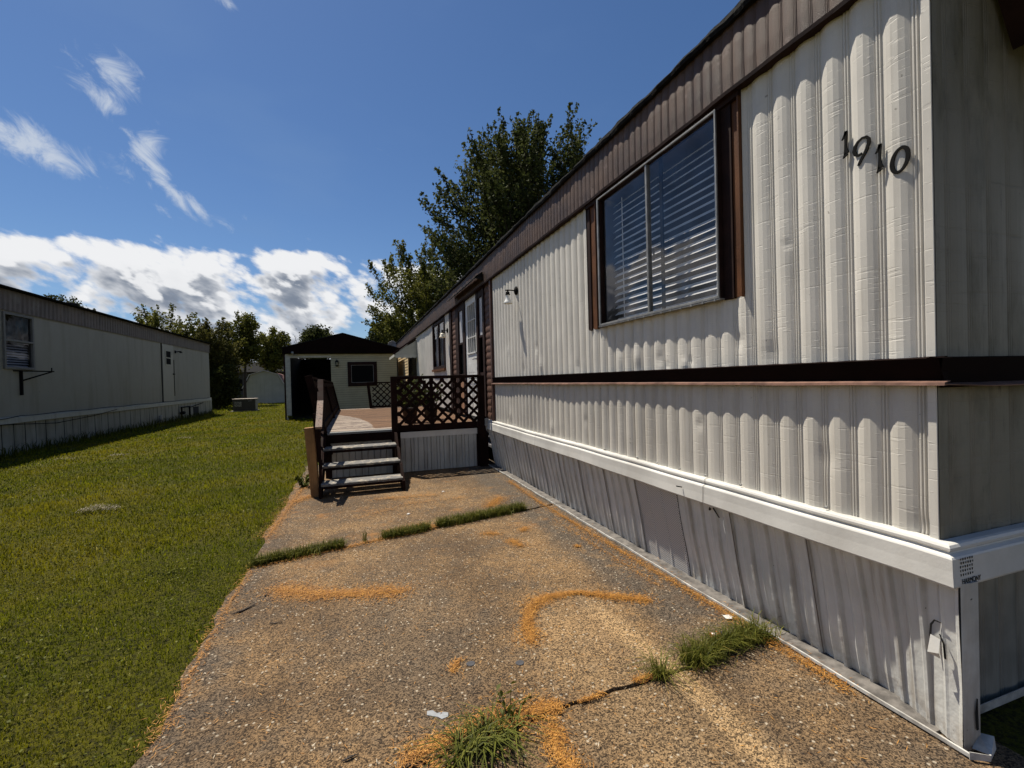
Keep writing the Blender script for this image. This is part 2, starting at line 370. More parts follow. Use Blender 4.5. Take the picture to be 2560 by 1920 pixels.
# ---------------------------------------------------------------- world, sun, camera
SUN_EL, SUN_AZ = rad(64), rad(-32)      # azimuth measured from +Y towards +X
def world():
    w = bpy.data.worlds.new('World'); S.world = w; w.use_nodes = True; t = NT(w.node_tree); a = None
    bg = t.n['Background']; out = t.n['World Output']
    sky = t.n.new('ShaderNodeTexSky'); sky.sky_type = 'NISHITA'; sky.sun_disc = False
    sky.sun_elevation = SUN_EL; sky.sun_rotation = SUN_AZ; sky.altitude = 250; sky.air_density = 1.0; sky.dust_density = .35; sky.ozone_density = 3.0
    STR = .05
    d = t.n.new('ShaderNodeTexCoord'); x, y, z = t.sep(d.outputs['Generated'])
    az = t.math('ARCTAN2', x, y); el = t.math('ARCSINE', z)
    def vec(a, b, c=0.0):
        n = t.n.new('ShaderNodeCombineXYZ'); t.put(n.inputs[0], a); t.put(n.inputs[1], b); t.put(n.inputs[2], c); return n.outputs[0]
    def n2(vec_, scale, detail=4, rough=.55, dist=0):
        n = t.n.new('ShaderNodeTexNoise'); n.noise_dimensions = '2D'; n.inputs['Scale'].default_value = scale; n.inputs['Detail'].default_value = detail
        n.inputs['Roughness'].default_value = rough; n.inputs['Distortion'].default_value = dist; t.link(vec_, n.inputs['Vector']); return n.outputs[0]
    top = t.math('ADD', .268, t.math('MULTIPLY', t.math('SUBTRACT', n2(vec(az, 3.3), 3.2, 2), .5), .06))
    def cover(de, det):
        e = t.math('ADD', el, de)
        u = t.math('ADD', az, t.math('MULTIPLY', e, .4)); v = t.math('ADD', t.math('MULTIPLY', e, 1.9), t.math('MULTIPLY', az, .45))
        n1 = t.math('ADD', .12, t.math('MULTIPLY', n2(vec(u, v), 6.5, det, .62, .05), .78))
        vo = t.n.new('ShaderNodeTexVoronoi'); vo.voronoi_dimensions = '2D'; vo.inputs['Scale'].default_value = 13; vo.inputs['Detail'].default_value = 2.5; vo.inputs['Roughness'].default_value = .6
        t.link(vec(t.math('ADD', az, t.math('MULTIPLY', e, .5)), t.math('MULTIPLY', e, 1.25)), vo.inputs['Vector'])
        n1 = t.math('ADD', n1, t.math('MULTIPLY', t.math('SUBTRACT', .55, vo.outputs['Distance']), .26))
        q = t.math('SUBTRACT', e, top)
        return t.math('ADD', n1, t.math('SUBTRACT', t.ramp(el, .06, .26, .24, .238), t.ramp(q, -.045, .045, 0., .62)))
    c0 = cover(0., 8); c1 = cover(.035, 5)
    a = t.ramp(c0, .48, .64)
    sh = t.ramp(t.math('ADD', t.math('MULTIPLY', c0, .4), t.math('MULTIPLY', c1, .6)), 0.57, .82)
    cl = t.mix(sh, (.50,.51,.53,1), (.135,.16,.205,1))
    cl = t.mix(t.ramp(t.math('SUBTRACT', c0, c1), .0, .13, 0, .9), cl, (.57,.575,.585,1))
    cl = t.mix(t.ramp(el, .0, .16, .35, 0), cl, (.34,.38,.45,1))
    # thin torn cirrus high on the left, placed by azimuth / elevation
    wn = n2(vec(t.math('SUBTRACT', t.math('MULTIPLY', az, 7.), t.math('MULTIPLY', el, 5.)), t.math('ADD', t.math('MULTIPLY', el, 13.), t.math('MULTIPLY', az, 9.))), 1.5, 9, .68, .5)
    wisps = None
    for (ca, ce, sa, se, th, k) in ((-.372,.478,.045,.034,.5,1.),(-.39,.445,.05,.02,.3,.75),(-.335,.385,.030,.042,.75,1.),(-.318,.36,.075,.018,.9,1.),(-.47,.356,.075,.030,.35,1.25),(-.36,.350,.05,.018,.4,.7),
                             (-.262,.315,.04,.012,.9,.7),(-.225,.297,.05,.012,.5,.5),(-.21,.62,.03,.012,.2,.7),(.106,.344,.012,.012,.2,.4),(-.15,.30,.07,.012,.25,.45),(-.30,.292,.04,.018,.2,.6)):
        da = t.math('SUBTRACT', az, ca); de = t.math('SUBTRACT', el, ce)
        p = t.math('ADD', t.math('MULTIPLY', da, math.cos(th)), t.math('MULTIPLY', de, -math.sin(th)))
        q = t.math('ADD', t.math('MULTIPLY', da, math.sin(th)), t.math('MULTIPLY', de, math.cos(th)))
        r2 = t.math('ADD', t.math('POWER', t.math('DIVIDE', p, sa), 2.), t.math('POWER', t.math('DIVIDE', q, se), 2.))
        g = t.math('MULTIPLY', t.math('EXPONENT', t.math('MULTIPLY', r2, -.9)), k)
        wisps = g if wisps is None else t.math('MAXIMUM', wisps, g)
    wa = t.ramp(t.math('ADD', wn, t.math('MULTIPLY', wisps, .48)), .72, 1.10, 0, .85)
    thin = t.math('MULTIPLY', t.ramp(n2(vec(az, t.math('MULTIPLY', el, 3.)), 2., 3, .6), .5, .8, 0, .22), t.ramp(el, .25, .7, 1, .5))
    hs = t.n.new('ShaderNodeHueSaturation'); t.link(sky.outputs[0], hs.inputs['Color']); hs.inputs['Saturation'].default_value = 1.12
    skyc = t.mix(1.0, hs.outputs[0], (STR*SKYC[0], STR*SKYC[1], STR*SKYC[2], 1), 'MULTIPLY')
    # very slight milky veil low down
    c = t.mix(thin, skyc, (.12,.20,.34,1))
    c = t.mix(wa, c, (.38,.42,.48,1)); c = t.mix(a, c, cl)
    t.link(c, bg.inputs[0]); bg.inputs[1].default_value = 1.0
    w.cycles.sampling_method = 'MANUAL'; w.cycles.sample_map_resolution = 256
SKYC = (.98, 1.05, 1.16)
world()
sd = bpy.data.lights.new('sun', 'SUN'); sd.energy = 5.0; sd.angle = rad(.53); sd.color = (1, .925, .80)
so = bpy.data.objects.new('sun', sd); COL.objects.link(so)
sv = Vector((math.sin(SUN_AZ)*math.cos(SUN_EL), math.cos(SUN_AZ)*math.cos(SUN_EL), math.sin(SUN_EL)))
so.rotation_euler = sv.to_track_quat('Z', 'Y').to_euler(); so.location = sv*60
yaw, pitch, roll = .32948, -.0097199, -.02638693
fw = Vector((math.sin(yaw)*math.cos(pitch), math.cos(yaw)*math.cos(pitch), math.sin(pitch)))
r0 = Vector((math.cos(yaw), -math.sin(yaw), 0)); u0 = r0.cross(fw)
r1 = r0*math.cos(roll)+u0*math.sin(roll); u1 = -r0*math.sin(roll)+u0*math.cos(roll)
cd = bpy.data.cameras.new('camera'); cd.sensor_width = 36; cd.lens = 992.78/2212*36; cd.clip_start = .05; cd.clip_end = 3000
co_ = bpy.data.objects.new('camera', cd); COL.objects.link(co_)
mt = Matrix((r1, u1, -fw)).transposed().to_4x4(); mt.translation = (0, 0, 1.55); co_.matrix_world = mt; S.camera = co_
S.view_settings.view_transform = 'Standard'; S.view_settings.look = 'None'; S.view_settings.gamma = 1; S.view_settings.use_curve_mapping = False
S.view_settings.exposure = .62
S.cycles.max_bounces = 6; S.cycles.transparent_max_bounces = 12; S.cycles.sample_clamp_indirect = 6; S.cycles.use_denoising = True

# ---------------------------------------------------------------- ground, drive
g = MB(); R_ = 700
g.grid([[(x, y, -.012) for x in (-R_, -60, -20, -6, 0, 6, 20, 60, R_)] for y in (-R_, -20, -4, 0, 6, 14, 30, 60, R_)])
setp(g.build('ground', m_soil, loc=(0,0,0)), kind='structure')

def rag(x, s): return x + s*(math.sin(7.3*x)+.6*math.sin(17.9*x+1.3)+.4*math.sin(41*x+.5))
def slab(mb, left, right, y0f, y1f, z=.012, th=.10, n=60):
    """slab between curves: left(y), right x; front/back edges y0f(x), y1f(x)"""
    P = []
    for i in range(n+1):
        fx = i/n; row = []
        xa = left(0)*(1-fx)+right*fx
        ya, yb = y0f(xa), y1f(xa)
        for j in range(25):
            fy = j/24; yy = ya*(1-fy)+yb*fy; xx = left(yy)*(1-fx)+right*fx
            row.append((xx, yy, z))
        P.append(row)
    mb.grid(P)
    edge = [P[i][0] for i in range(n+1)] + [P[n][j] for j in range(1, 25)] + [P[i][24] for i in range(n-1, -1, -1)] + [P[0][j] for j in range(23, 0, -1)]
    m = len(edge); mb.add(edge + [(x, y, zz-th) for x, y, zz in edge], [(k, (k+1)%m, m+(k+1)%m, m+k) for k in range(m)])
leftx = lambda y: -.90 + .02*math.sin(3.1*y) + .018*math.sin(7.7*y+1) + .012*math.sin(19*y)
jn = lambda x: 1.86 + .085*x - .012*math.sin(5*x) + .006*math.sin(23*x) + .004*math.sin(61*x)
jf = lambda x: 4.62 + .23*x + .008*math.sin(9*x) + .006*math.sin(31*x)
d = MB()
slab(d, leftx, 2.45, lambda x: -3.0, lambda x: jn(x)-.008)
slab(d, leftx, 2.45, lambda x: jn(x)+.008, lambda x: jf(x)-.03, z=.020)
slab(d, leftx, 2.45, lambda x: jf(x)+.03, lambda x: 9.5, z=.014)
setp(d.build('driveway', m_conc, loc=(0,0,0)), kind='structure')

# ---------------------------------------------------------------- corrugated sheets
PROF = [(0,-.002),(.028,.0034),(.062,.0034),(.09,-.002),(.115,-.002),(.13,.001),(.24,.0065),(.40,.0118),(.60,.0122),(.76,.0070),(.87,.001),(.885,-.002),(.91,-.002),(.938,.0034),(.972,.0034)]
PER, Y0 = .1425, 1.286
def prof_pts(a, b, per=PER, y0=Y0, prof=PROF, k=1.0):
    out = []
    i = math.floor((a-y0)/per)-1
    while y0+i*per < b+per:
        for t_, h in prof:
            y = y0+(i+t_)*per
            if a < y < b: out.append((y, h*k, i))
        i += 1
    def at(y):
        t_ = ((y-y0)/per) % 1; pr = prof+[(1, prof[0][1])]
        for (ta, ha), (tb, hb) in zip(pr, pr[1:]):
            if ta <= t_ <= tb: return (ha+(hb-ha)*(t_-ta)/(tb-ta+1e-9))*k
        return 0
    return [(a, at(a), 0)] + out + [(b, at(b), 0)]
DENTS = [(2.02,1.66,.05,.012),(2.25,1.75,.04,.014),(3.35,1.70,.06,-.014),(3.62,1.80,.045,.014),(3.05,1.68,.04,.012),(4.45,1.66,.06,.014),(5.45,1.72,.07,-.016),(5.62,1.95,.05,.014),(6.1,1.7,.05,.014),
         (1.70,1.11,.05,.010),(2.62,1.2,.03,.01),(5.15,.95,.06,-.016),(6.75,1.0,.07,-.016),(6.9,.93,.05,.012),(4.3,1.1,.04,.01),(1.28,.87,.035,.014),(2.95,1.62,.03,.012),(2.75,1.63,.03,-.012),(6.8,2.0,.05,-.012),(1.9,2.25,.02,.006),(2.7,1.65,.025,.013)]
def wav(y, z): return .0016*math.sin(2.1*y+1.3*z)+.0006*math.sin(5.3*y-2.1*z+2)
def sheet(mb, y0, y1, z0, z1, X, nz=14, k=1.0, dents=True, bulge=True, xtop=None):
    pts = prof_pts(y0, y1, k=k); P = []
    for y, h, i in pts:
        row = []; amp = 1+(.30*math.sin(i*12.9898+1) if bulge else 0)
        for j in range(nz+1):
            z = z0+(z1-z0)*j/nz; o = h*(amp if h > .003 else 1)*1 + wav(y, z)
            if dents:
                for dy, dz, r, dd in DENTS:
                    q = ((y-dy)**2+((z-dz)*.8)**2)/r/r
                    if q < 6: o -= .62*dd*math.exp(-q)
            row.append((X+((xtop-X)*j/nz if xtop else 0)-o, y, z))
        P.append(row)
    mb.grid(P)
XS = 2.28
home = thing('mobile_home', (4.4, 14.5, 0), 'long pale ribbed metal mobile home with brown fascia and house numbers, filling the right side', 'mobile home')
YE = 1.226
s = MB()
sheet(s, YE, 2.19, 1.590, 3.30, XS, 44); sheet(s, 2.19, 4.18, 1.590, 2.035, XS, 16); sheet(s, 4.18, 7.57, 1.590, 3.30, XS, 44)
s.build('upper_siding', m_siding, home)
s = MB(); sheet(s, 11.36, 11.92, .83, 3.30, XS, 6, .8, False); sheet(s, 11.92, 13.88, .83, 1.92, XS, 4, .8, False); sheet(s, 13.88, 17.95, .83, 3.30, XS, 6, .8, False)
sheet(s, 17.95, 20.8, .83, 1.5, XS, 4, .8, False); 
s.build('rear_siding', m_siding, home)
s = MB(); sheet(s, YE, 7.57, .80, 1.50, XS, 34); s.build('lower_siding', m_siding_low, home)
s = MB(); z = .83
while z < 3.28:
    s.add([(2.262,20.8,z),(2.262,28,z),(2.28,28,z+.13),(2.28,20.8,z+.13)], [(0,3,2,1)]); z += .13
s.build('tan_lap_siding', M('tan_lap_paint', (.62,.47,.27), .6, .15, 3), home)
# end wall, facing the camera side
def xsheet(mb, x0, x1, z0, z1, Y, nz=6, k=1.0):
    P = [[(x, Y-h, z0+(z1-z0)*j/nz) for j in range(nz+1)] for x, h, i in prof_pts(x0, x1, y0=2.36, k=k)]
    mb.grid(P)
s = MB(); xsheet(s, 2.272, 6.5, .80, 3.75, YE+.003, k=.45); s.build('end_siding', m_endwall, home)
s = MB(); s.box(2.264, 2.271, YE, YE+.03, .80, 1.49); s.box(2.264, 2.271, YE, YE+.03, 1.60, 3.30); s.build('corner_strip', m_siding, home)
s = MB(); s.box(2.36, 6.45, YE+.06, 28, .3, .34); s.box(2.9, 6.45, YE+.3, 28, .34, 3.6); s.build('inner_shell', m_room, home)
s = MB(); s.box(2.2, 6.52, 27.99, 28.02, 0, 3.7); s.box(6.5, 6.53, YE+.02, 28, 0, 3.7); s.build('back_wall', m_siding, home)
# belt: recessed dark channel with a thin projecting lip
s = MB(); s.add([(2.225,YE-.03,1.592),(2.262,YE-.03,1.50),(2.262,7.57,1.50),(2.225,7.57,1.592),(2.285,YE-.03,1.60),(2.285,7.57,1.60),(2.285,YE-.03,1.49),(2.285,7.57,1.49)],
    [(0,1,2,3),(0,3,5,4),(1,6,7,2),(4,6,1,0),(3,2,7,5)])
s.add([(2.225,YE-.045,1.592),(6.5,YE-.045,1.592),(6.5,YE-.012,1.47),(2.262,YE-.012,1.47),(2.225,YE+.02,1.60),(6.5,YE+.02,1.60)], [(0,3,2,1),(0,1,5,4)])
s.build('belt_trim', m_belt, home)
s = MB(); P = []
for i in range(60):
    y = YE-.05+(7.6-YE+.05)*i/59; w = .0015*math.sin(2.3*y)+.001*math.sin(9*y)
    P.append([(2.262,y,1.499),(2.228+w,y,1.492+w),(2.226+w,y,1.482+w),(2.262,y,1.484)])
s.grid(P)
s.add([(2.226,YE-.05,1.485),(2.45,YE-.09,1.474),(6.5,YE-.12,1.43),(6.5,YE,1.46),(2.262,YE,1.49)], [(0,1,4),(1,2,3,4)])
s.build('belt_lip', m_lip, home, solid=.004)
# fascia and roof
s = MB(); pts = prof_pts(.9, 28, per=PER*.6, k=.40); P = []
for y, h, i in pts:
    amp = 1+.2*math.sin(i*7.77); w = .003*math.sin(1.7*y)
    P.append([(2.238-h*amp*.9+w, y, 3.285), (2.236-h*amp+w, y, 3.40), (2.238-h*amp+w, y, 3.55), (2.246-h*amp, y, 3.72)])
s.grid(P); s.box(2.246, 6.55, .9, 28, 3.30, 3.70); s.build('fascia', m_brown, home)
s = MB(); P = []
for i in range(240):
    y = .9+27.1*i/239; w = .004*math.sin(5*y)+.003*math.sin(13*y)
    P.append([(2.285,y,3.272),(2.216+w,y,3.268),(2.213+w,y,3.288),(2.236,y,3.294)])
s.grid(P); s.build('fascia_drip_edge', m_dark, home, solid=.002)
s = MB(); P = []
for i in range(700):
    y = .85+27.2*i/699; w = .004*math.sin(9*y)+.004*math.sin(23*y+1)+.003*random.random(); q = .006*math.sin(4*y)+.005*random.random()
    P.append([(2.26,y,3.695-q*.5),(2.205+w,y,3.690-q),(2.198+w,y,3.715-q),(2.205+w,y,3.735+q),(2.32,y,3.745+q),(4.4,y,3.86),(6.5,y,3.74),(6.6,y,3.70)])
s.grid(P); s.build('roof', m_roofcap, home)
# trim rail and skirting
def sweep(mb, prof, ys, X, miter_end=True):
    P = [[(X-o, y, z) for o, z in prof] for y in ys]; mb.grid(P)
TP = [(-.03,.842),(.004,.842),(.014,.838),(.020,.828),(.020,.818),(.010,.808),(.012,.804),(.030,.796),(.034,.789),(.036,.74),(.041,.684),(.038,.676),(.0,.674)]
s = MB(); ys = [8.0-(8.0-1.30)*i/90 for i in range(91)]
P = [[(2.25-o+.0018*math.sin(3*y), y, z+.002*math.sin(1.9*y)+.0012*math.sin(6.1*y)) for o, z in TP] for y in ys]
P.append([(2.25-o, 1.19-o, z-.001) for o, z in TP]); P += [[(x, 1.19-o, z) for o, z in TP] for x in (2.6, 3.4, 6.5)]
s.grid(P); s.build('skirting_trim_rail', m_white, home, smooth=False)
SK = [(0,-.005),(.04,.012),(.09,.013),(.13,-.002),(.25,.001),(.28,.006),(.32,.0),(.47,-.006),(.50,.012),(.57,.013),(.61,-.005),(.74,.0),(.78,.006),(.82,-.001)]
def skx(y): return .104*min(1, max(0, (y-1.15)/.32)) + .014
s = MB(); pts = prof_pts(1.15, 3.0-.14, per=.265, y0=.745, prof=SK)
def skrow(y, h, i, n=8, c=0): return [(2.252 + skx(y)*j/n - h*(1 + .5*math.sin(i*5.1)*j/n) + .004*math.sin(3*y+j*.9), y, .69-(.69-.018)*j/n) for j in range(n+1)]
s.grid([skrow(*p) for p in pts] ); s.grid([skrow(*p) for p in prof_pts(3.40, 8.02, per=.265, y0=.745, prof=SK)])
# overlapping seams
JN = []
for k in range(12):
    y = 1.81+.53*k
    if 2.86 < y < 3.39: continue
    s.add([(2.241, y, .69), (2.243+skx(y), y, .018), (2.250+skx(y), y+.022, .018), (2.247, y+.022, .69), (2.262, y-.001, .69), (2.266+skx(y), y-.001, .018)], [(0,1,2,3),(0,4,5,1)])
    JN.append(y)
SJ = []
for y in JN: SJ.append(MB().add([(2.2405, y-.007, .69), (2.2425+skx(y), y-.007, .02), (2.2425+skx(y), y-.0005, .02), (2.2405, y-.0005, .69)], [(0,1,2,3)]))
# return round the corner
s.grid([[(2.252+.004*j/6, 1.15, .69-.672*j/6) for j in range(7)], [(2.30, 1.142, .69-.672*j/6) for j in range(7)], [(2.345, 1.14, .69-.672*j/6) for j in range(7)], [(2.36, 1.17, .69-.672*j/6) for j in range(7)], [(2.352, 1.26, .69-.672*j/6) for j in range(7)]])
s.build('skirting', m_skirt, home); m_seam = M('seam_grime', (.12,.10,.08), .8)
for q_ in SJ: q_.build('skirting_seam', m_seam, home)
s = MB(); xsheet(s, 2.35, 6.5, .02, .68, 1.275, 4, .8); s.build('end_skirting', M('grimy_end_skirting', (.20,.19,.16), .5, .2, 4, streak=.7, ss=(14,14,.8), dirt=(.08,.07,.05,1)), home)
s = MB(); s.grid([skrow(*p) for p in prof_pts(2.86, 3.40, per=.18, y0=2.86, prof=[(0,0),(.06,.008),(.12,.008),(.18,0)])]); s.build('vent_panel', m_vent, home)
s = MB()
P = []
for i in range(80):
    y = 8.0-(8.0-1.12)*i/79; w = .003*math.sin(4*y)+.002*math.sin(11*y); P.append([(2.247+w,y,.036),(2.240+w,y,.036),(2.240+w,y,.022)])
s.grid(P); s.add([(2.232,1.12,.048),(2.232,1.12,.018),(2.29,1.085,.02),(2.29,1.083,.045),(2.38,1.11,.025),(2.39,1.12,.065),(2.35,1.15,.07),(2.29,1.14,.03)], [(0,1,2,3),(3,2,4,5),(3,5,6,7)])
s.add([(2.40,1.25,.02),(6.5,1.25,.02),(6.5,1.24,.07),(2.40,1.24,.07)], [(0,1,2,3)])
s.build('ground_track', M('dirty_white_track', (.40,.39,.36), .6, .3, 12, streak=.6, ss=(9,6,9), dirt=(.12,.09,.06,1)), home, solid=.003)
s = MB(); s.box(2.250, 2.38, 1.25, 8.0, .012, .024); s.build('track_channel', M('grimy_track_channel', (.11,.10,.09), .8, .5, 14), home)
# torn places in the skirting: dark gap and bent flap
def wallM(X): return lambda u, v, w: (X-w, u, v)
for pts, wd in (([(1.252,.36),(1.258,.43),(1.252,.48),(1.238,.505),(1.215,.505)], [.005,.008,.008,.006,.003]), ([(1.205,.36),(1.208,.42),(1.222,.455)], [.008,.008,.003]),
                ([(2.50,.648),(2.515,.63)], [.02,.012]), ([(2.475,.655),(2.43,.60)], [.012,.008])):
    s = MB(); s.ribbon(pts, wd, lambda u, v, w: (2.243+skx(u)*(.69-v)/.67-.003-w, u, v), .003); s.build('tear', m_hole, home)
s = MB(); s.ribbon([(1.146,.10),(1.150,.17),(1.146,.225)], [.012,.014,.004], lambda u, v, w: (2.318-u+1.146, 1.137-w, v), .003); s.build('tear', m_hole, home)
s = MB(); s.add([(2.238,1.246,.445),(2.245,1.216,.435),(2.226,1.212,.385),(2.220,1.248,.375),(2.240,1.247,.362),(2.24,1.214,.36)], [(0,1,2,3),(3,2,5,4)]); s.build('bent_flap', m_white, home, solid=.002)
s = MB(); s.add([(2.246,2.385,.62),(2.235,2.37,.62),(2.225,2.365,.58),(2.238,2.375,.56),(2.215,2.34,.53)], [(0,1,2,3),(3,2,4)]); s.build('bent_flap', m_white, home, solid=.002)
for k, y in enumerate([1.70, 1.973, 2.248, 2.553, 2.819, 3.089, 3.359, 3.9, 4.5, 5.2]):
    s = MB(); s.lathe([(.0,-.012),(.006,-.011),(.008,-.006),(.008,.0)], (2.262, y, .856), 8, 'x'); s.build('screw', m_greyrail, home)
for q in ((2.74,.742),):
    s = MB(); s.tube([(2.21,q[0],q[1]),(2.17,q[0]+.01,q[1]+.01)], .004, 6); s.build('nail', m_black, home)
for yj in (2.53, 5.6):
    s = MB(); s.grid([[(2.25-o-.0022, yy, z+(.002 if o < .03 else 0)) for o, z in TP] for yy in (yj, yj+.0035)]); s.build('trim_joint', M('joint_grime', (.10,.09,.08), .8), home)
# maker's mark on the trim corner
mk = MB()
for r in range(5):
    for c in range(6):
        rr = .0045 if (r+c) % 3 else .0036
        cx, cz = 2.262+c*.0148+.004*r*(r < 2), .786-r*.0155
        off = -.0025 if r else -.002
        yy = 1.19-.036-max(0, .74-cz)*.09
        mk.add([(cx+rr*.8*math.cos(a*math.pi/4), yy-.001, cz+rr*1.3*math.sin(a*math.pi/4)) for a in range(8)], [tuple(range(8))])
mark = mk.build('maker_mark', m_black, home)
fc = bpy.data.curves.new('t', 'FONT'); fc.body = 'HARMONY'; fc.size = .030; fc.extrude = .0004; fc.align_x = 'LEFT'
fo = bpy.data.objects.new('t', fc); COL.objects.link(fo)
dg = bpy.context.evaluated_depsgraph_get(); dg.update(); me = bpy.data.meshes.new_from_object(fo.evaluated_get(dg)); bpy.data.objects.remove(fo)
o = bpy.data.objects.new('lettering', me); COL.objects.link(o); o.data.materials.clear()
me.transform(Matrix.Translation(Vector((2.262, 1.1484, .6885))-OFF[home.name]) @ Matrix.Rotation(rad(90), 4, 'X') @ Matrix.Diagonal((.80, 1, 1, 1)))
finish(o, m_black, mark)
# house numbers
def numM(yc, zc): return lambda u, v, w: (2.266-w*.5, yc-u*.85, zc+.018+v*.76)
def digit(kind, yc, zc):
    s = MB(); F = numM(yc, zc)
    if kind == 1:
        s.ribbon([(-.018,.100),(-.006,.112),(.003,.128),(.006,.146)], [.004,.014,.018,.016], F, .012)
        s.ribbon([(.006,.146),(.005,.11),(.004,.07),(.004,.04),(.006,.016),(.008,.004)], [.018,.016,.014,.017,.026,.034], F, .012)
        s.ribbon([(.008,.006),(-.012,-.018)], [.030,.004], F, .012)
    elif kind == 9:
        pts = [(.0,.055),(-.018,.050),(-.034,.062),(-.041,.085),(-.036,.112),(-.020,.134),(.002,.146),(.024,.142),(.036,.124),(.036,.10),(.026,.070),(.010,.040),(-.008,.012),(-.020,-.012)]
        s.ribbon(pts, [.012,.016,.020,.021,.019,.016,.014,.016,.018,.019,.019,.018,.018,.014], F, .012)
    else:
        pts = [(.004+.036*math.cos(a)+.008*math.sin(a), .07+.066*math.sin(a)) for a in [2*math.pi*k/26 for k in range(26)]]
        s.ribbon(pts, [.014+.008*abs(math.cos(2*math.pi*k/26-.4)) for k in range(26)], F, .012, True)
    o = s.build('house_number', m_black, home); return o
digit(1, 1.574, 2.570)['label'] = 'black numeral 1, first and highest of the house number'
digit(9, 1.497, 2.500)['label'] = 'black numeral 9 with a curved tail'
digit(1, 1.425, 2.435)['label'] = 'black numeral 1 between the 9 and the 0'
digit(0, 1.345, 2.387)['label'] = 'black numeral 0 nearest the corner of the home'

# big window
def blinds(parent, y0, y1, z0, z1, X, n, w=.035, tilt=55):
    s = MB(); c, q = math.cos(rad(tilt))*w/2, math.sin(rad(tilt))*w/2
    for k in range(n):
        z = z0+(z1-z0)*(k+.5)/n; e = .004*math.sin(k*1.3)
        s.add([(X-c, y0, z-q+e), (X-c, y1, z-q), (X+c, y1, z+q), (X+c, y0, z+q+e)], [(0,1,2,3)])
    for y in (y0+.15, y1-.15): s.box(X-.012, X-.010, y-.006, y+.006, z0, z1)
    return s.build('blinds', m_blind, parent)
s = MB(); y0, y1, z0, z1, F = 2.350, 3.868, 2.035, 3.235, 2.214
s.box(F, 2.226, y0, y0+.012, z0, z1); s.box(F, 2.226, y1-.022, y1, z0, z1); s.box(F, 2.226, y0+.012, y1-.022, z1-.014, z1); s.box(F, 2.226, y0+.012, y1-.022, z0, z0+.018)
s.box(F+.006, 2.258, 3.088, 3.110, z0+.019, z1-.017); s.box(F+.02, 2.262, 3.112, 3.130, z0+.019, z1-.017)
win = s.build('window', m_alu, home, bevel=.002)
win['label'] = 'wide sliding front window with white blinds'
s = MB(); s.box(2.2262, 2.279, y0+.001, y0+.011, z0+.002, z1-.002); s.box(2.2262, 2.279, y1-.014, y1-.002, z0+.002, z1-.002); s.box(2.2262, 2.279, y0+.012, y1-.015, z1-.013, z1-.003); s.box(2.2262, 2.279, y0+.012, y1-.015, z0+.002, z0+.014); s.build('frame_return', m_dark, win)
s = MB(); s.box(2.262, 2.275, 2.955, 2.985, z0+.022, z1-.02); s.box(2.255, 2.262, 3.06, 3.075, 2.46, 2.55); s.build('sash_stile', m_black, win)
s = MB(); s.pane(2.238, y0+.016, 3.085, z0+.022, z1-.02); s.build('pane', m_glass, win)
s = MB(); s.pane(2.254, 3.115, y1-.03, z0+.022, z1-.02); s.build('pane', m_glass, win)
b = blinds(win, 2.38, 3.83, 2.06, 3.20, 2.385, 19, .052, 44)
s = MB(); s.box(2.30, 2.305, 2.33, 2.345, 2.0, 3.27); s.box(2.30, 2.9, 2.30, 2.345, 2.0, 3.27); s.box(2.30, 2.9, 3.87, 3.90, 2.0, 3.27); s.box(2.305, 2.9, 2.345, 3.87, 1.99, 2.03); s.box(2.305, 2.9, 2.345, 3.87, 3.245, 3.27); s.build('window_recess', m_room, win)
s = MB()
for k in range(14): s.box(2.214, 2.226, 2.38+.11*k, 2.395+.11*k, 2.022, 2.034)
s.box(2.216, 2.28, 2.345, 3.88, 2.026, 2.036); s.build('sill', m_alu, win)
def casing(ya, yb, da, db):
    s = MB(); s.box(2.268, 2.279, ya, yb, 2.025, 3.27); s.box(2.242, 2.2675, ya, ya+.012, 2.02, 3.268)
    c = s.build('window_casing', m_rust, home, bevel=.0015)
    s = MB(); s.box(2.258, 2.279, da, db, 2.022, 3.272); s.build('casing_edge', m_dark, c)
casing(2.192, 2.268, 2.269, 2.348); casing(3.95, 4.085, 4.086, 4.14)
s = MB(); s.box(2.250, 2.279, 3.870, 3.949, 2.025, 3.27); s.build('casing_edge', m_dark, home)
s = MB(); s.box(2.24, 2.30, 2.19, 4.14, 3.235, 3.28); s.build('window_header', m_dark, home)

# entry bay: corner post, shake panels, side lights, door, hood
s = MB(); s.box(2.235, 2.32, 7.57, 7.64, .80, 3.285); s.box(2.262, 2.32, 7.64, 7.72, .80, 3.285); s.build('corner_post', M('brown_corner_post', (.055,.024,.017), .6, .25, 5), home)
for a, b in ((7.72, 8.14), (10.70, 11.12)):
    s = MB(); P = []
    for j in range(240):
        z = .80+2.49*j/239; sc = abs(math.sin(z*math.pi*8.3)); P.append([(2.30-.010*sc, a, z), (2.30-.010*sc, b, z)])
    s.grid(P); s.build('shake_panel', m_shake, home)
s = MB()
for a, b, x in ((8.14,8.26,2.27),(8.62,8.745,2.275),(9.735,9.93,2.275),(10.40,10.70,2.28),(11.12,11.36,2.262)): s.box(x, 2.36, a, b, .80, 3.29)
s.box(2.285, 2.36, 8.26, 8.62, 3.13, 3.29); s.box(2.285, 2.36, 9.93, 10.40, 3.13, 3.29); s.build('entry_frame', m_dark, home)
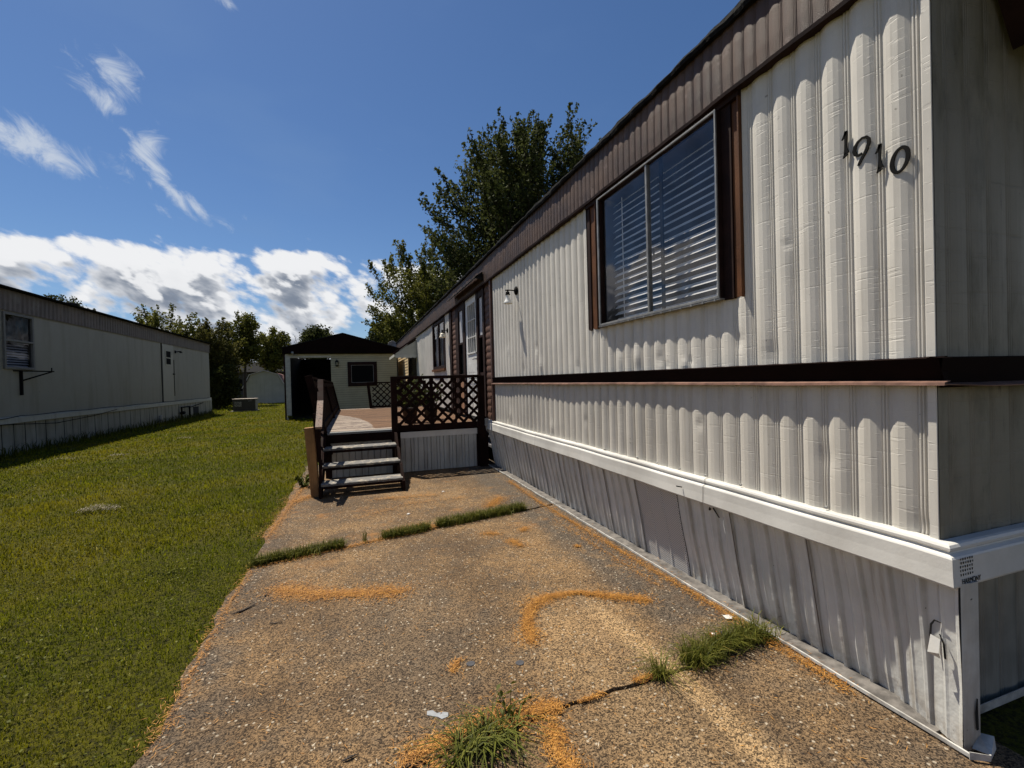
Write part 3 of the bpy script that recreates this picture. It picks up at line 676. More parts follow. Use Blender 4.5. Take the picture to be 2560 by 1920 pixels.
for (a, b, lab, split) in ((8.26, 8.62, 'side light right of the door with a torn pale upper pane', 2.39), (9.93, 10.40, 'side light left of the door', 2.39)):
    s = MB(); s.box(2.30, 2.33, a, a+.03, .95, 3.13); s.box(2.30, 2.33, b-.03, b, .95, 3.13); s.box(2.295, 2.33, a+.03, b-.03, split-.02, split+.02); s.box(2.295, 2.33, a+.03, b-.03, 1.60, 1.70)
    sl = s.build('side_light', m_dark, home); sl['label'] = lab
    s = MB(); s.pane(2.312, a+.03, b-.03, split+.02, 3.13); s.build('pane', M('frosted_glass', (.42,.42,.44), .35, .1, 8), sl)
    s = MB(); s.pane(2.312, a+.03, b-.03, 1.70, split-.02); s.build('pane', m_glass_dark, sl)
    s = MB(); s.box(2.306, 2.32, a+.03, b-.03, .80, 1.60); s.build('kick_panel', M('tan_panel_%d' % int(a), (.30,.16,.09), .6, .15), sl)
s = MB(); s.box(2.302, 2.34, 8.75, 8.90, .82, 3.27); s.box(2.302, 2.34, 9.56, 9.73, .82, 3.27); s.box(2.302, 2.34, 8.90, 9.56, 3.12, 3.27); s.box(2.302, 2.34, 8.90, 9.56, 1.60, 2.12); s.box(2.308, 2.34, 8.90, 9.56, .82, 1.60)
for a, b in ((8.94, 9.19), (9.27, 9.52)):
    s.box(2.296, 2.308, a, b, 1.00, 1.08); s.box(2.296, 2.308, a, b, 1.50, 1.57); s.box(2.296, 2.308, a, a+.03, 1.08, 1.50); s.box(2.296, 2.308, b-.03, b, 1.08, 1.50); s.box(2.300, 2.309, a, b, 1.72, 1.92)
for y in (9.065, 9.23, 9.395): s.box(2.298, 2.33, y-.009, y+.009, 2.14, 3.12)
for z in (2.44, 2.79): s.box(2.2985, 2.33, 8.90, 9.56, z-.009, z+.009)
s.box(2.285, 2.302, 8.88, 9.58, 2.10, 2.13)
door = s.build('door', m_doorwhite, home, bevel=.002); door['label'] = 'white entry door with nine small panes'
s = MB(); s.pane(2.318, 8.9, 9.56, 2.13, 3.12); s.build('pane', m_glass, door)
s = MB(); s.lathe([(.0,-.01),(.025,-.01),(.025,0)], (2.302, 8.82, 1.98), 12, 'x'); s.build('door_handle', m_alu, door); s = MB(); s.tube([(2.295,8.82,1.98),(2.25,8.82,1.98),(2.245,8.86,1.98),(2.247,8.95,1.975)], .011, 8); s.build('handle_lever', m_alu, door); s = MB(); s.lathe([(.0,-.02),(.022,-.02),(.022,0)], (2.302, 8.82, 2.10), 12, 'x'); s.build('deadbolt', m_alu, door)
s = MB()
P = []
for i in range(20):
    y = 7.98+2.5*i/19; w = .008*math.sin(3*i); P.append([(2.225,y,3.50+w),(2.10,y,3.42+w),(2.075,y,3.385+w*1.5),(2.08,y,3.375+w)])
s.grid(P); s.add([(2.225,7.98,3.50),(2.08,7.98,3.38),(2.225,7.98,3.34)], [(0,1,2)])
s.build('door_hood', m_roofcap, home, solid=.004)
# dining window beyond the door
s = MB()
for a, b, c_, d_ in ((11.93,12.03,1.90,3.23),(13.77,13.87,1.90,3.23),(12.03,13.77,3.16,3.23),(12.03,13.77,1.90,1.98)): s.box(2.245, 2.31, a, b, c_, d_)
s.box(2.25, 2.31, 12.85, 12.91, 1.98, 3.16)
w2 = s.build('window', m_dark, home); w2['label'] = 'smaller dark framed window beyond the door'
s = MB(); s.pane(2.275, 12.03, 13.77, 1.98, 3.16); s.build('pane', m_glass, w2)
s = MB(); P = [[(2.36+.03*math.sin(i*1.9), 12.75+1.0*i/39, z) for z in (1.98, 3.16)] for i in range(40)]; s.grid(P); s.build('curtain', M('pale_curtain', (.5,.5,.5), .8, .1), w2)
s = MB(); s.box(2.21, 2.28, 11.90, 13.90, 1.84, 1.90); s.build('sill', m_rust, w2)
s = MB(); s.box(2.29, 2.33, 18.0, 20.8, 1.5, 2.9); s.build('window', m_glass_dark, home)['label'] = 'dark window under the scalloped awning'
# awning beyond, near side panel hangs in front of it
s = MB()
s.add([(2.27,17.7,3.14),(1.46,17.7,2.62),(1.46,17.7,2.60),(2.27,17.7,2.56)], [(0,1,2,3)])
s.add([(2.27,17.7,3.14),(2.27,20.3,3.14),(1.44,20.3,2.62),(1.44,17.7,2.62)], [(0,1,2,3)])
s.build('awning', M('pale_awning_metal', (.42,.42,.36), .5, .1, 3, streak=.3), home, solid=.006)
s = MB()
for i in range(14):
    x = 1.46+.81*i/14; x2 = 1.46+.81*(i+1)/14
    z = lambda q: 2.50-.035*abs(math.sin((q-1.46)/.81*math.pi*5))
    s.add([(x,17.695,2.60),(x2,17.695,2.59),(x2,17.695,z(x2)),(x,17.695,z(x))], [(0,1,2,3)])
s.add([(1.435,17.69,2.62),(1.435,20.3,2.62),(1.43,20.3,2.52),(1.43,17.69,2.52)], [(0,1,2,3)])
s.build('awning_valance', M('pale_awning_valance', (.45,.45,.40), .5, .1), home, solid=.005)
s = MB(); s.box(1.40, 1.47, 17.66, 17.70, 2.60, 2.70); s.bar((1.47,17.68,2.72),(2.25,17.68,3.22), .03, .05); s.build('awning_frame', m_dark, home)
s = MB(); s.add([(2.62,YE-.02,3.28),(6.5,YE-.02,3.28),(6.5,YE-.6,3.02),(2.80,YE-.6,3.02)], [(0,1,2,3)]); s.add([(2.62,YE-.02,3.28),(2.80,YE-.6,3.02),(2.80,YE-.6,2.95),(2.80,YE-.02,2.95)], [(0,1,2,3)]); s.build('end_awning', m_dark, home, solid=.02)

# wall lamps
def wall_lamp(y, z, label, shade_mat, bell):
    r = thing('wall_lamp', (2.268, y, z), label, 'wall lamp', 'porch lamps on the mobile home wall')
    s = MB(); s.lathe([(0,-.030),(.02,-.030),(.045,-.022),(.062,-.008),(.062,.004)], (2.268, y, z), 24, 'x'); s.build('mount', m_black, r, True)
    s = MB(); s.tube([(2.24,y,z),(2.19,y,z+.004),(2.13,y,z+.002),(2.10,y,z+.001)], .009, 8); s.lathe([(0,.012),(.012,.010),(.012,-.02)], (2.135,y,z), 12); s.build('arm', m_black, r)
    s = MB(); s.lathe([(0,-.018),(.022,-.02),(.03,-.035),(.03,-.045),(.022,-.05),(.034,-.055),(.034,-.068),(.02,-.07)], (2.135,y,z), 18); s.build('socket', m_black, r, True)
    s = MB()
    if bell: s.lathe([(.028,-.068),(.045,-.075),(.058,-.095),(.062,-.125),(.070,-.15),(.092,-.175),(.090,-.177),(.066,-.152),(.055,-.12)], (2.135,y,z), 24)
    else: s.lathe([(.026,-.068),(.027,-.10),(.034,-.13),(.052,-.165),(.066,-.19),(.064,-.192),(.05,-.167),(.03,-.13)], (2.135,y,z), 24)
    s.build('shade', shade_mat, r, True)
    if not bell:
        s = MB(); s.lathe([(0,-.185),(.022,-.178),(.03,-.155),(.022,-.13),(.012,-.11),(.012,-.07)], (2.135,y,z), 16); s.build('bulb', M('bulb_glass', (.8,.8,.78), .3, .02), r, True)
wall_lamp(6.33, 2.845, 'black wall lamp with clear flared glass shade between the corner post and the big window', m_lampglass, False)
wall_lamp(11.58, 2.84, 'black wall lamp with cream bell shade between the entry bay and the dark framed window', m_cream, True)

# junction box by the deck
r = thing('junction_box', (2.20, 7.93, .70), 'small grey weatherproof box at the corner where the deck meets the white trim rail', 'electrical box')
s = MB(); s.box(2.17, 2.235, 7.86, 7.90, .74, .875); s.build('lid', m_greyrail, r, bevel=.004)
s = MB(); s.box(2.175, 2.23, 7.90, 7.97, .745, .87); s.build('body', m_greyrail, r, bevel=.003)
s = MB(); s.tube([(2.2,7.93,.745),(2.21,7.93,.66),(2.25,7.93,.62)], .012, 8); s.build('conduit', m_greyrail, r)

# ---------------------------------------------------------------- deck
deck = thing('wooden_deck', (.9, 11.6, 0), 'raised wooden deck with dark lattice railing, worn boards and open steps by the entry door', 'deck')
s = MB(); y = 8.0; i = 0
while y < 15.3:
    w = .134; zz = .76+.0015*math.sin(i*2.1); e = .006*math.sin(i*5.3)
    s.box(-.50+e, 2.225, y, y+w, zz-.035, zz); y += w+.012; i += 1
s.build('deck_boards', m_deck, deck, bevel=.003)
s = MB(); s.box(-.46, 2.225, 8.035, 8.075, .585, .724); s.box(-.49, -.455, 8.035, 15.3, .585, .724); s.box(-.455, 2.225, 15.26, 15.3, .585, .724)
for yy in (9.5, 11., 12.5, 14.): s.box(-.455, 2.2, yy, yy+.04, .585, .722)
s.build('rim_joist', m_stain, deck)
s = MB()
for (x, yy, h, w) in ((.57,7.955,1.655,.10),(2.085,7.955,1.64,.11),(.585,7.93,.585,.12),(-.49,8.08,.72,.10),(2.10,15.1,1.6,.10)):
    s = MB(); s.box(x, x+w, yy, yy+.10 if yy > 7.94 else yy+.02, 0, h); s.build('post', m_stain, deck, bevel=.004)
s = MB(); s.box(2.09, 2.235, 7.925, 7.953, .0, .60); s.box(2.05, 2.21, 7.927, 7.952, .60, .90); s.build('post_brace', m_stain, deck)
s = MB(); s.box(2.04, 2.25, 8.03, 8.05, 0, .6); s.build('gap_shade_board', m_stain, deck)  # added dark board standing in for the shade in the gap beside the post
def lattice(mb, o, U, W, H, pitch, w, th, N):
    """diagonal strips in the rectangle o + u*U + v*Z"""
    o = Vector(o); U = Vector(U); Z = Vector((0,0,1)); N = Vector(N)
    for sgn in (1, -1):
        c = -H if sgn == 1 else 0
        c += pitch*.3
        while c < (W if sgn == 1 else W+H):
            if sgn == 1: a = (max(c, 0), max(-c, 0)); e = (min(W, c+H), min(H, W-c))
            else: a = (max(0, c-H), min(H, c)); e = (min(W, c), max(0, c-W))
            c += pitch
            if math.hypot(a[0]-e[0], a[1]-e[1]) < .05: continue
            n = N*(th*.5*sgn)
            mb.bar(o+U*a[0]+Z*a[1]+n, o+U*e[0]+Z*e[1]+n, th, w, up=tuple((U*(1 if sgn < 0 else -1)+Z)))
def lat_panel(o, U, W, H, pitch, w, N):
    s = MB(); lattice(s, o, U, W, H, pitch, w, .008, N); return s.build('lattice_panel', m_stain, deck)
lat_panel((.67, 8.0, .80), (1,0,0), 1.415, .80, .186, .048, (0,1,0))
s = MB(); s.box(.60, 2.15, 7.965, 8.03, 1.60, 1.655); s.build('top_rail', m_stain, deck, bevel=.006)
s = MB(); s.box(.67, 2.085, 7.98, 8.02, .72, .82); s.build('bottom_rail', m_stain, deck, bevel=.004)
s = MB(); s.box(1.225, 1.285, 8.012, 8.03, .82, 1.60); s.box(1.665, 1.70, 8.012, 8.03, .82, 1.60); s.build('stile', m_stain, deck)
s = MB(); s.box(.71, 2.05, 7.992, 8.0, .60, .70); s.box(.71, 2.05, 7.985, 7.992, .685, .70); s.build('skirt_trim', m_white, deck)
m_dsk = M('deck_skirting_paint', (.38,.38,.35), .6, .12, 3, streak=.5, ss=(12,3,.9), dirt=(.16,.14,.11,1))
s = MB(); x = .71; i = 0
while x < 2.0:
    w = (.068, .098, .05)[i % 3]; s.add([(x,8.012,.02),(x+.006,8.0,.02),(x+w-.006,8.0,.02),(x+w,8.012,.02),(x,8.012,.60),(x+.006,8.0,.60),(x+w-.006,8.0,.60),(x+w,8.012,.60)], [(0,1,5,4),(1,2,6,5),(2,3,7,6)]); x += w+.002; i += 1
s.build('deck_skirting', m_dsk, deck)
s = MB(); x = -.42
while x < .55:
    w = .098; s.add([(x,8.105,.0),(x+.006,8.09,.0),(x+w-.006,8.09,.0),(x+w,8.105,.0),(x,8.105,.57),(x+.006,8.09,.57),(x+w-.006,8.09,.57),(x+w,8.105,.57)], [(0,1,5,4),(1,2,6,5),(2,3,7,6)]); x += w+.002
s.box(-.42, .55, 8.078, 8.088, .56, .70)
s.build('deck_skirting', m_dsk, deck)
s = MB(); s.box(-.47, -.44, 8.14, 15.3, 0, .58); s.build('side_skirting', m_skirt, deck)
for z, yn, a, b in ((.57,7.53,-.505,.60),(.385,7.08,-.495,.615),(.20,6.70,-.47,.612)):
    s = MB()
    P = []
    for i in range(24):
        xx = a+(b-a)*i/23; e = .004*math.sin(i*1.7)+.003*math.sin(i*4.1); P.append([(xx,yn+.27,z-.036),(xx,yn+.27,z),(xx,yn+.012,z-.001),(xx,yn+e*.8,z-.008),(xx,yn+.004+e,z-.036),(xx,yn+.27,z-.036)])
    s.grid([r_[::-1] for r_ in P]); s.add([P[0][0],P[0][1],P[0][2],P[0][3],P[0][4]], [(0,1,2,3,4)]); s.add([P[-1][0],P[-1][1],P[-1][2],P[-1][3],P[-1][4]], [(4,3,2,1,0)])
    s.build('stair_tread', m_tread, deck)
    s = MB(); s.box(a+.02, b-.02, yn+.02, yn+.05, z-.075, z-.038); s.build('tread_cleat', m_stain, deck)
for xa, xb in ((-.50,-.462),(.60,.638)):
    s = MB(); poly = [(8.03,.72),(7.78,.72),(7.55,.53),(7.40,.53),(7.10,.345),(6.98,.345),(6.72,.16),(6.66,.16),(6.66,.0),(6.85,.0),(8.03,.42)]
    s.prism(poly, lambda u, v, w: (xa+w, u, v), xb-xa); s.build('stringer', m_stain, deck)
s = MB(); s.box(.585, .665, 7.50, 7.53, .0, .50); s.build('step_leg', m_stain, deck)
s = MB(); s.bar((-.548,6.858,0),(-.612,6.858,.965), .115, .115, up=(0,1,0)); po = s.build('newel_post', m_lumber, deck, bevel=.006); po['label'] = 'thick unpainted orange brown post at the foot of the steps'
s = MB(); s.box(-.498, -.462, 6.78, 6.82, .0, .93); s.build('rail_support', m_stain, deck)
s = MB(); s.bar((-.470,6.60,.972),(-.486,7.30,1.302), .085, .036); s.build('handrail', m_stainlit, deck, bevel=.004)['label'] = 'worn lower length of handrail in a paler sunlit colour'  # sunlit stretch coloured lighter; the shaded upper length below gets the dark stain
s = MB(); s.bar((-.486,7.31,1.295),(-.52,7.98,1.62), .085, .036); s.build('handrail', m_stain, deck, bevel=.004)
s = MB(); s.bar((-.470,6.65,.885),(-.50,7.98,1.52), .030, .085); s.bar((-.470,6.8,.42),(-.50,7.98,.93), .03, .085); s.build('stair_rail', m_stain, deck)
for yy, zt in ((6.98,1.15),(7.28,1.30),(7.62,1.50)):
    s = MB(); s.bar((-.535,yy,.30+(yy-6.9)*.3),(-.552,yy,zt), .03, .04, up=(0,1,0)); s.build('baluster', m_stain, deck)
# left railing, leaning outward
def lx(z): return -.50-.20*(z-.76)/.92
s = MB(); y = 8.22
while y < 15.1:
    s = MB(); s.bar((lx(.70),y,.66),(lx(1.63),y,1.63), .09, .02, up=(1,0,0)); s.build('picket', m_stain, deck); y += .145
s = MB(); s.bar((lx(1.66)+.0,8.05,1.665),(lx(1.6),15.2,1.60), .10, .036); s.build('top_rail', m_stain, deck, bevel=.004)
s = MB(); s.bar((lx(.9)+.02,8.05,.86),(lx(.9)+.02,15.2,.86), .035, .08); s.bar((lx(1.5)+.02,8.05,1.56),(lx(1.5)+.02,15.2,1.52), .035, .08); s.build('bottom_rail', m_stain, deck)
for yy, zt, w in ((8.05,1.70,.11),(11.5,1.66,.09),(15.15,1.60,.10)):
    s = MB(); s.bar((lx(.4),yy,.40),(lx(zt),yy,zt), w, .10, up=(0,1,0)); s.build('post', m_stain, deck, bevel=.004)
s = MB(); s.bar((.47,15.2,.76),(.39,15.2,1.58), .09, .09, up=(0,1,0)); s.build('post', m_stain, deck)
lat_panel((.52, 15.2, .80), (1,0,0), 1.6, .74, .19, .035, (0,1,0))
s = MB(); s.box(.36, 2.15, 15.16, 15.25, 1.54, 1.585); s.build('top_rail', m_stain, deck); s = MB(); s.box(.47, 2.15, 15.18, 15.22, .765, .83); s.build('bottom_rail', m_stain, deck)

# ---------------------------------------------------------------- leaf & blade generators
def unit(v): return v/np.maximum(np.linalg.norm(v, axis=-1, keepdims=True), 1e-6)
def leaf_arrays(P, size, rng, droop=.2, asp=.62):
    n = len(P); a = unit(rng.normal(size=(n,3))+np.array([0,0,-droop])); b = unit(np.cross(a, rng.normal(size=(n,3))))
    L = (size*rng.uniform(.6, 1.25, n))[:,None]; W = L*asp
    c = np.cross(a, b)*L*.12
    V = np.stack([P-a*L*.5, P+b*W*.5-c, P+a*L*.5, P-b*W*.5-c], 1).reshape(-1,3)
    F = np.arange(n*4).reshape(n,4); return V, F
def tree(name, label, base, H, cc, rr, nb, leaf, nleaf, mat, seed, up=.5, group=None, spike=.25, trunk_r=.18, twigs=7, fork=.25, lean=0, twigr=.30):
    rng = np.random.default_rng(seed)
    root = thing(name, base, label, 'tree', group); base = np.array(base, float); cc = np.array(cc, float); rr = np.array(rr, float)
    tr = MB(); top = np.array([cc[0], cc[1], cc[2]+rr[2]*.55])
    pts = [base + (top-base)*t + np.array([math.sin(t*5+seed)*.12*H*.08, math.cos(t*4+seed)*.12*H*.06, 0]) for t in np.linspace(0, 1, 9)]
    pts[0] = base
    tr.tube([tuple(p) for p in pts], [trunk_r*(1-.85*t)+.012 for t in np.linspace(0, 1, 9)], 8)
    A = []; B = []
    for i in range(nb):
        u = rng.uniform(-.75, 1); ph = i*2.399963+rng.uniform(-.3, .3); q = math.sqrt(1-u*u)
        rad_ = rng.uniform(.72, 1.0)
        e = cc + rr*np.array([math.cos(ph)*q, math.sin(ph)*q, u])*rad_
        t0 = np.clip(fork + (e[2]-base[2])/(top[2]-base[2])*.55*rng.uniform(.6, 1.0), fork, .95)
        k = int(t0*8); s0 = pts[k]+(pts[min(k+1,8)]-pts[k])*(t0*8-k)
        mid = (s0+e)/2 + np.array([0,0,-.12*np.linalg.norm(e-s0)])*(1-up) + rng.normal(size=3)*.06*rr.mean()
        end = e + np.array([0,0,1.])*spike*rr[2]*rng.uniform(.1, 1)*(.4+.6*(u > .1))
        ts = np.linspace(0, 1, 7); br = [(1-t)**2*s0+2*t*(1-t)*mid+t*t*end for t in ts]
        r0_ = trunk_r*.36*(1-t0*.5); tr.tube([tuple(p) for p in br], [r0_*(1-t)+.006 for t in ts], 5, cap=False)
        od = unit((end-s0)[None])[0]
        A.append(br[4]); B.append(br[6]); A.append(br[2]); B.append(br[4])
        for j in range(twigs):
            t = rng.uniform(.30, .97); kk = min(5, int(t*6)); p = br[kk]+(br[kk+1]-br[kk])*(t*6-kk)
            dirv = unit((rng.normal(size=3)*.75 + od*.6 + np.array([0,0,up]))[None])[0]
            l = rr.mean()*twigr*rng.uniform(.5, 1.3)
            A.append(p); B.append(p+dirv*l)
            tr.tube([tuple(p), tuple(p+dirv*l*.9)], [.014+.0*l, .004], 3, cap=False)
    NS = len(A)
    for i in range(nb):
        e0 = B[i*(2+twigs)]; o_ = e0-cc; o_ = o_/max(np.linalg.norm(o_), .01)
        for j in range(3):
            dv = unit((o_*.75+np.array([0,0,up*.9])+rng.normal(size=3)*.28)[None])[0]; l = rr.mean()*spike*rng.uniform(.45, 1.25)
            A.append(e0-dv*l*.2); B.append(e0+dv*l); tr.tube([tuple(e0), tuple(e0+dv*l)], [.012, .004], 3, cap=False)
    A = np.array(A); B = np.array(B); ln = np.linalg.norm(B-A, axis=1)
    idx = rng.choice(len(A), nleaf, p=ln/ln.sum()); t = rng.uniform(0, 1.03, nleaf)**.85
    P = A[idx]+(B[idx]-A[idx])*t[:,None] + rng.normal(size=(nleaf,3))*(leaf*np.where(idx >= NS, .62, 1.1)*(1.25-.85*t))[:,None]
    V, F = leaf_arrays(P, leaf, rng)
    clump = rng.uniform(0, 1, len(A))[idx]
    tint = np.clip(.55*clump+.45*rng.uniform(0, 1, nleaf), 0, 1)
    fast('crown', V, F, mat, root, np.repeat(tint, 4))
    tr.build('trunk', m_bark, root, True)
    return root
G1 = 'trees behind the homes'
tree('maple_tree', 'tall dark maple rising behind the fascia of the mobile home', (8.6,22.5,0), 15, (8.4,22,7.6), (4.7,4.2,5.8), 150, .185, 78000, m_leaf_maple, 3, up=.8, group=G1, spike=.24, trunk_r=.32, twigr=.30, twigs=8)
tree('maple_tree', 'lighter yellow green tree with feathery shoots left of the tall dark maple', (4.6,30.5,0), 9.5, (4.2,30,5.7), (3.2,3.0,3.5), 80, .19, 30000, m_leaf_yell, 5, up=.75, group=G1, spike=.30, trunk_r=.2)
tree('maple_tree', 'treetop whose tip just shows above the roof edge right of the tall maple', (15.2,24.5,0), 15, (15.0,24,11.6), (1.6,1.6,3.4), 26, .17, 5000, m_leaf_maple, 8, up=1.0, group=G1, spike=.35, trunk_r=.2)
tree('deciduous_tree', 'small dark tree in the gap between the cream shed roof and the mobile home', (2.9,50,0), 8, (2.9,50,5.6), (1.5,1.5,2.3), 40, .26, 8000, m_leaf_dark, 11, group=G1, spike=.1, up=.5)
tree('deciduous_tree', 'rounded dark tree directly above the cream shed roof', (-4.4,62,0), 9, (-4.45,62,6.6), (2.2,2.0,2.3), 70, .30, 13000, m_leaf_dark, 13, group=G1, spike=.02, up=.4)
tree('deciduous_tree', 'sprawling olive tree with spiky shoots rising above the long white trailer', (-13.2,38,0), 7, (-12.5,38,4.3), (2.8,2.4,2.0), 50, .19, 12000, m_leaf_yell, 17, group=G1, spike=.35, up=.9)
tree('deciduous_tree', 'bushy olive tree with twisted shoots close behind the end of the white trailer', (-9.5,38,0), 7, (-9.7,38,3.2), (1.7,1.6,2.7), 80, .19, 19000, m_leaf_olive, 19, group=G1, spike=.3, up=.8, fork=.1)
tree('deciduous_tree', 'broad low shrubby tree with leaves down to the lawn beside the white trailer', (-8.9,36.5,0), 3.2, (-8.9,36.5,1.6), (1.3,1.2,1.6), 60, .18, 12000, m_leaf_dark, 23, group=G1, spike=.1, up=.3, fork=.02)
tree('deciduous_tree', 'upright green tree with a visible forked trunk left of the white barn shed', (-8.3,42,0), 8, (-8.35,42,5.0), (1.3,1.3,2.2), 46, .20, 9000, m_leaf_yell, 29, group=G1, spike=.25, up=.8, fork=.3, trunk_r=.13)
tree('deciduous_tree', 'green tree behind the white barn shed and left of the cream shed', (-7.0,47,0), 7, (-7.0,47,4.5), (1.5,1.4,1.9), 46, .21, 8500, m_leaf_yell, 31, group=G1, spike=.3, up=.7, fork=.25, trunk_r=.13)
tree('bare_tree', 'thin leafless twiggy treetop beside the cream shed roof', (-5.6,56,0), 6.5, (-5.6,56,5.0), (1.0,1.0,1.9), 30, .10, 150, m_leaf_olive, 37, up=1, spike=.2, trunk_r=.10, twigs=8)
tree('deciduous_tree', 'dark treetop showing over the middle of the white trailer roof', (-17.4,37,0), 8, (-16.9,36,6.0), (1.35,1.3,1.45), 40, .17, 5000, m_leaf_dark, 41, group=G1, spike=.2, up=.4)
# far hedge closes the horizon
rng = np.random.default_rng(5); n = 26000
t_ = rng.uniform(0, 1, n); xx = -45+80*t_; top = 2.6+.9*np.sin(xx*.9)+.6*np.sin(xx*2.3+1)+.4*np.sin(xx*5.1)
P = np.stack([xx, 64+rng.normal(size=n)*1.1, np.abs(rng.uniform(0, 1, n)**.7*top)], 1)
V, F = leaf_arrays(P, .42, rng); o = fast('hedgerow', V, F, m_leaf_dark, None, np.repeat(rng.uniform(0, 1, n), 4), loc=(-5,64,0))
setp(o, 'far dark hedgerow behind the sheds', 'hedge', kind='stuff')

# ---------------------------------------------------------------- lawn
def blades(P, h, w, rng, bend=.5, lean=None, kmin=.1):
    """5-vertex curved blades as a quad + a triangle (as two quads sharing the tip)"""
    n = len(P); a = rng.uniform(0, 2*np.pi, n); side = np.stack([np.cos(a), np.sin(a), 0*a], 1)
    b = a+np.pi/2+rng.normal(size=n)*.6; d = np.stack([np.cos(b), np.sin(b), 0*b], 1)
    if lean is not None: d = unit(d+lean)
    k = (rng.uniform(kmin if bend < 2.2 else .45, 1, n)*bend)[:,None]; h = h[:,None]; w = w[:,None]; z = np.array([[0,0,1.]])
    mid = P+z*h*.58+d*h*k*.35; tip = P+z*h*(1-.35*k)+d*h*k
    V = np.stack([P-side*w*.5, P+side*w*.5, mid+side*w*.38, tip, mid-side*w*.38], 1).reshape(-1,3)
    i = np.arange(n)*5
    F = np.concatenate([np.stack([i, i+1, i+2, i+4], 1), np.stack([i+4, i+2, i+3, i+3], 1)])
    return V, F
def blades_mesh(name, P, h, w, mat, rng, tint=None, bend=.6, parent=None, lean=None, loc=(0,0,0)):
    V, F = blades(P, h, w, rng, bend, lean)
    n = len(P); q = F[:n]; tr = F[n:, :3]
    o0 = OFF[parent.name] if parent is not None else Vector(loc)
    V = (V-np.array(o0)).astype(np.float32)
    me = bpy.data.meshes.new(name); me.vertices.add(len(V)); me.vertices.foreach_set('co', V.ravel())
    lp = np.concatenate([q.ravel(), tr.ravel()]).astype(np.int32); me.loops.add(len(lp)); me.loops.foreach_set('vertex_index', lp)
    st = np.concatenate([np.arange(n)*4, n*4+np.arange(n)*3]).astype(np.int32); me.polygons.add(2*n); me.polygons.foreach_set('loop_start', st)
    me.update(calc_edges=True)
    if tint is None: tint = rng.uniform(0, 1, n)
    a = me.attributes.new('tint', 'FLOAT', 'POINT'); a.data.foreach_set('value', np.repeat(tint, 5).astype(np.float32))
    o = bpy.data.objects.new(name, me); COL.objects.link(o)
    if parent is None: o.location = o0
    return finish(o, mat, parent)
rng = np.random.default_rng(2)
def region(n, x0, x1, y0, y1): return np.stack([rng.uniform(x0, x1, n), rng.uniform(y0, y1, n), np.zeros(n)], 1)
parts = []
#  (y0, y1, xleft, density, height, width)
for y0, y1, xl, dens, h, w in ((-.6,1.6,-4.0,2600,.036,.007),(1.6,3.2,-5.0,6500,.034,.0044),(3.2,5,-6.4,4200,.037,.0058),(5,8,-8.1,1900,.046,.0095),(8,12,-8.1,900,.048,.014),(12,20,-8.1,380,.05,.022),(20,33,-8.1,170,.055,.034),(33,62,-14,60,.06,.06)):
    xr = -.88 if y0 < 8 else (-.5 if y0 < 20 else -1)
    A_ = (xr-xl)*(y1-y0); n = int(A_*dens); P = region(n, xl, xr, y0, y1)
    if y0 < 20:
        vis = (P[:,0] > -.56*P[:,1]-1.5) | ((P[:,0] > -.62*P[:,1]-4.2) & (rng.uniform(0, 1, len(P)) < .45)); P = P[vis]
    if y0 < 9: P = P[P[:,0] < np.array([leftx(v) for v in P[:,1]])+.015+.035*rng.uniform(0, 1, len(P))**3]
    n = len(P); parts.append((P, h*rng.uniform(.55, 1.25, n), w*rng.uniform(.6, 1.2, n)))
P = np.concatenate([p[0] for p in parts]); hh = np.concatenate([p[1] for p in parts]); ww = np.concatenate([p[2] for p in parts])
cl = .5+.5*np.sin(P[:,0]*3.1+1.7*np.sin(P[:,1]*1.9))*np.sin(P[:,1]*2.3+P[:,0]); cl2 = .5+.5*np.sin(P[:,0]*9+P[:,1]*4+2*np.sin(P[:,1]*7))
hh *= (.70+.45*cl)*(.8+.4*cl2)*np.where(P[:,1] < 5, .85, 1)
# shade-side strip by the white trailer keeps longer grass
hh *= np.where(P[:,0] < -7.75, 2.2, 1)
tint = np.clip(.22+.20*cl+.16*cl2+rng.normal(size=len(P))*.20, 0, 1); tint = np.where(rng.uniform(0, 1, len(P)) < .02, rng.uniform(.9, 1, len(P)), tint*.93)
print('grass blades', len(P))
o = blades_mesh('lawn_grass', P, hh, ww, m_grass, rng, tint, .8); setp(o, 'mown green lawn between the white trailer and the driveway', 'grass', kind='stuff')

rgc = np.random.default_rng(21); cx = []
for k in range(70):
    yy = rgc.uniform(2.3, 12); xx = rgc.uniform(max(-.55*yy-1, -7), -1.0); m = int(rgc.uniform(60, 260)); r_ = rgc.uniform(.08, .32)
    cx.append(np.stack([xx+rgc.normal(size=m)*r_*1.6, yy+rgc.normal(size=m)*r_, rgc.uniform(.022, .042, m)], 1))
P = np.concatenate(cx); P = P[P[:,0] < -.96]; V, F = leaf_arrays(P, .017, rgc, -.5, .85); V[:,2] = np.maximum(V[:,2], .004)
o = fast('clover', V, F, m_tuft, None, np.repeat(rgc.uniform(.35, .75, len(P)), 4)); setp(o, 'small leafed clover scattered through the near lawn', 'clover', kind='stuff')

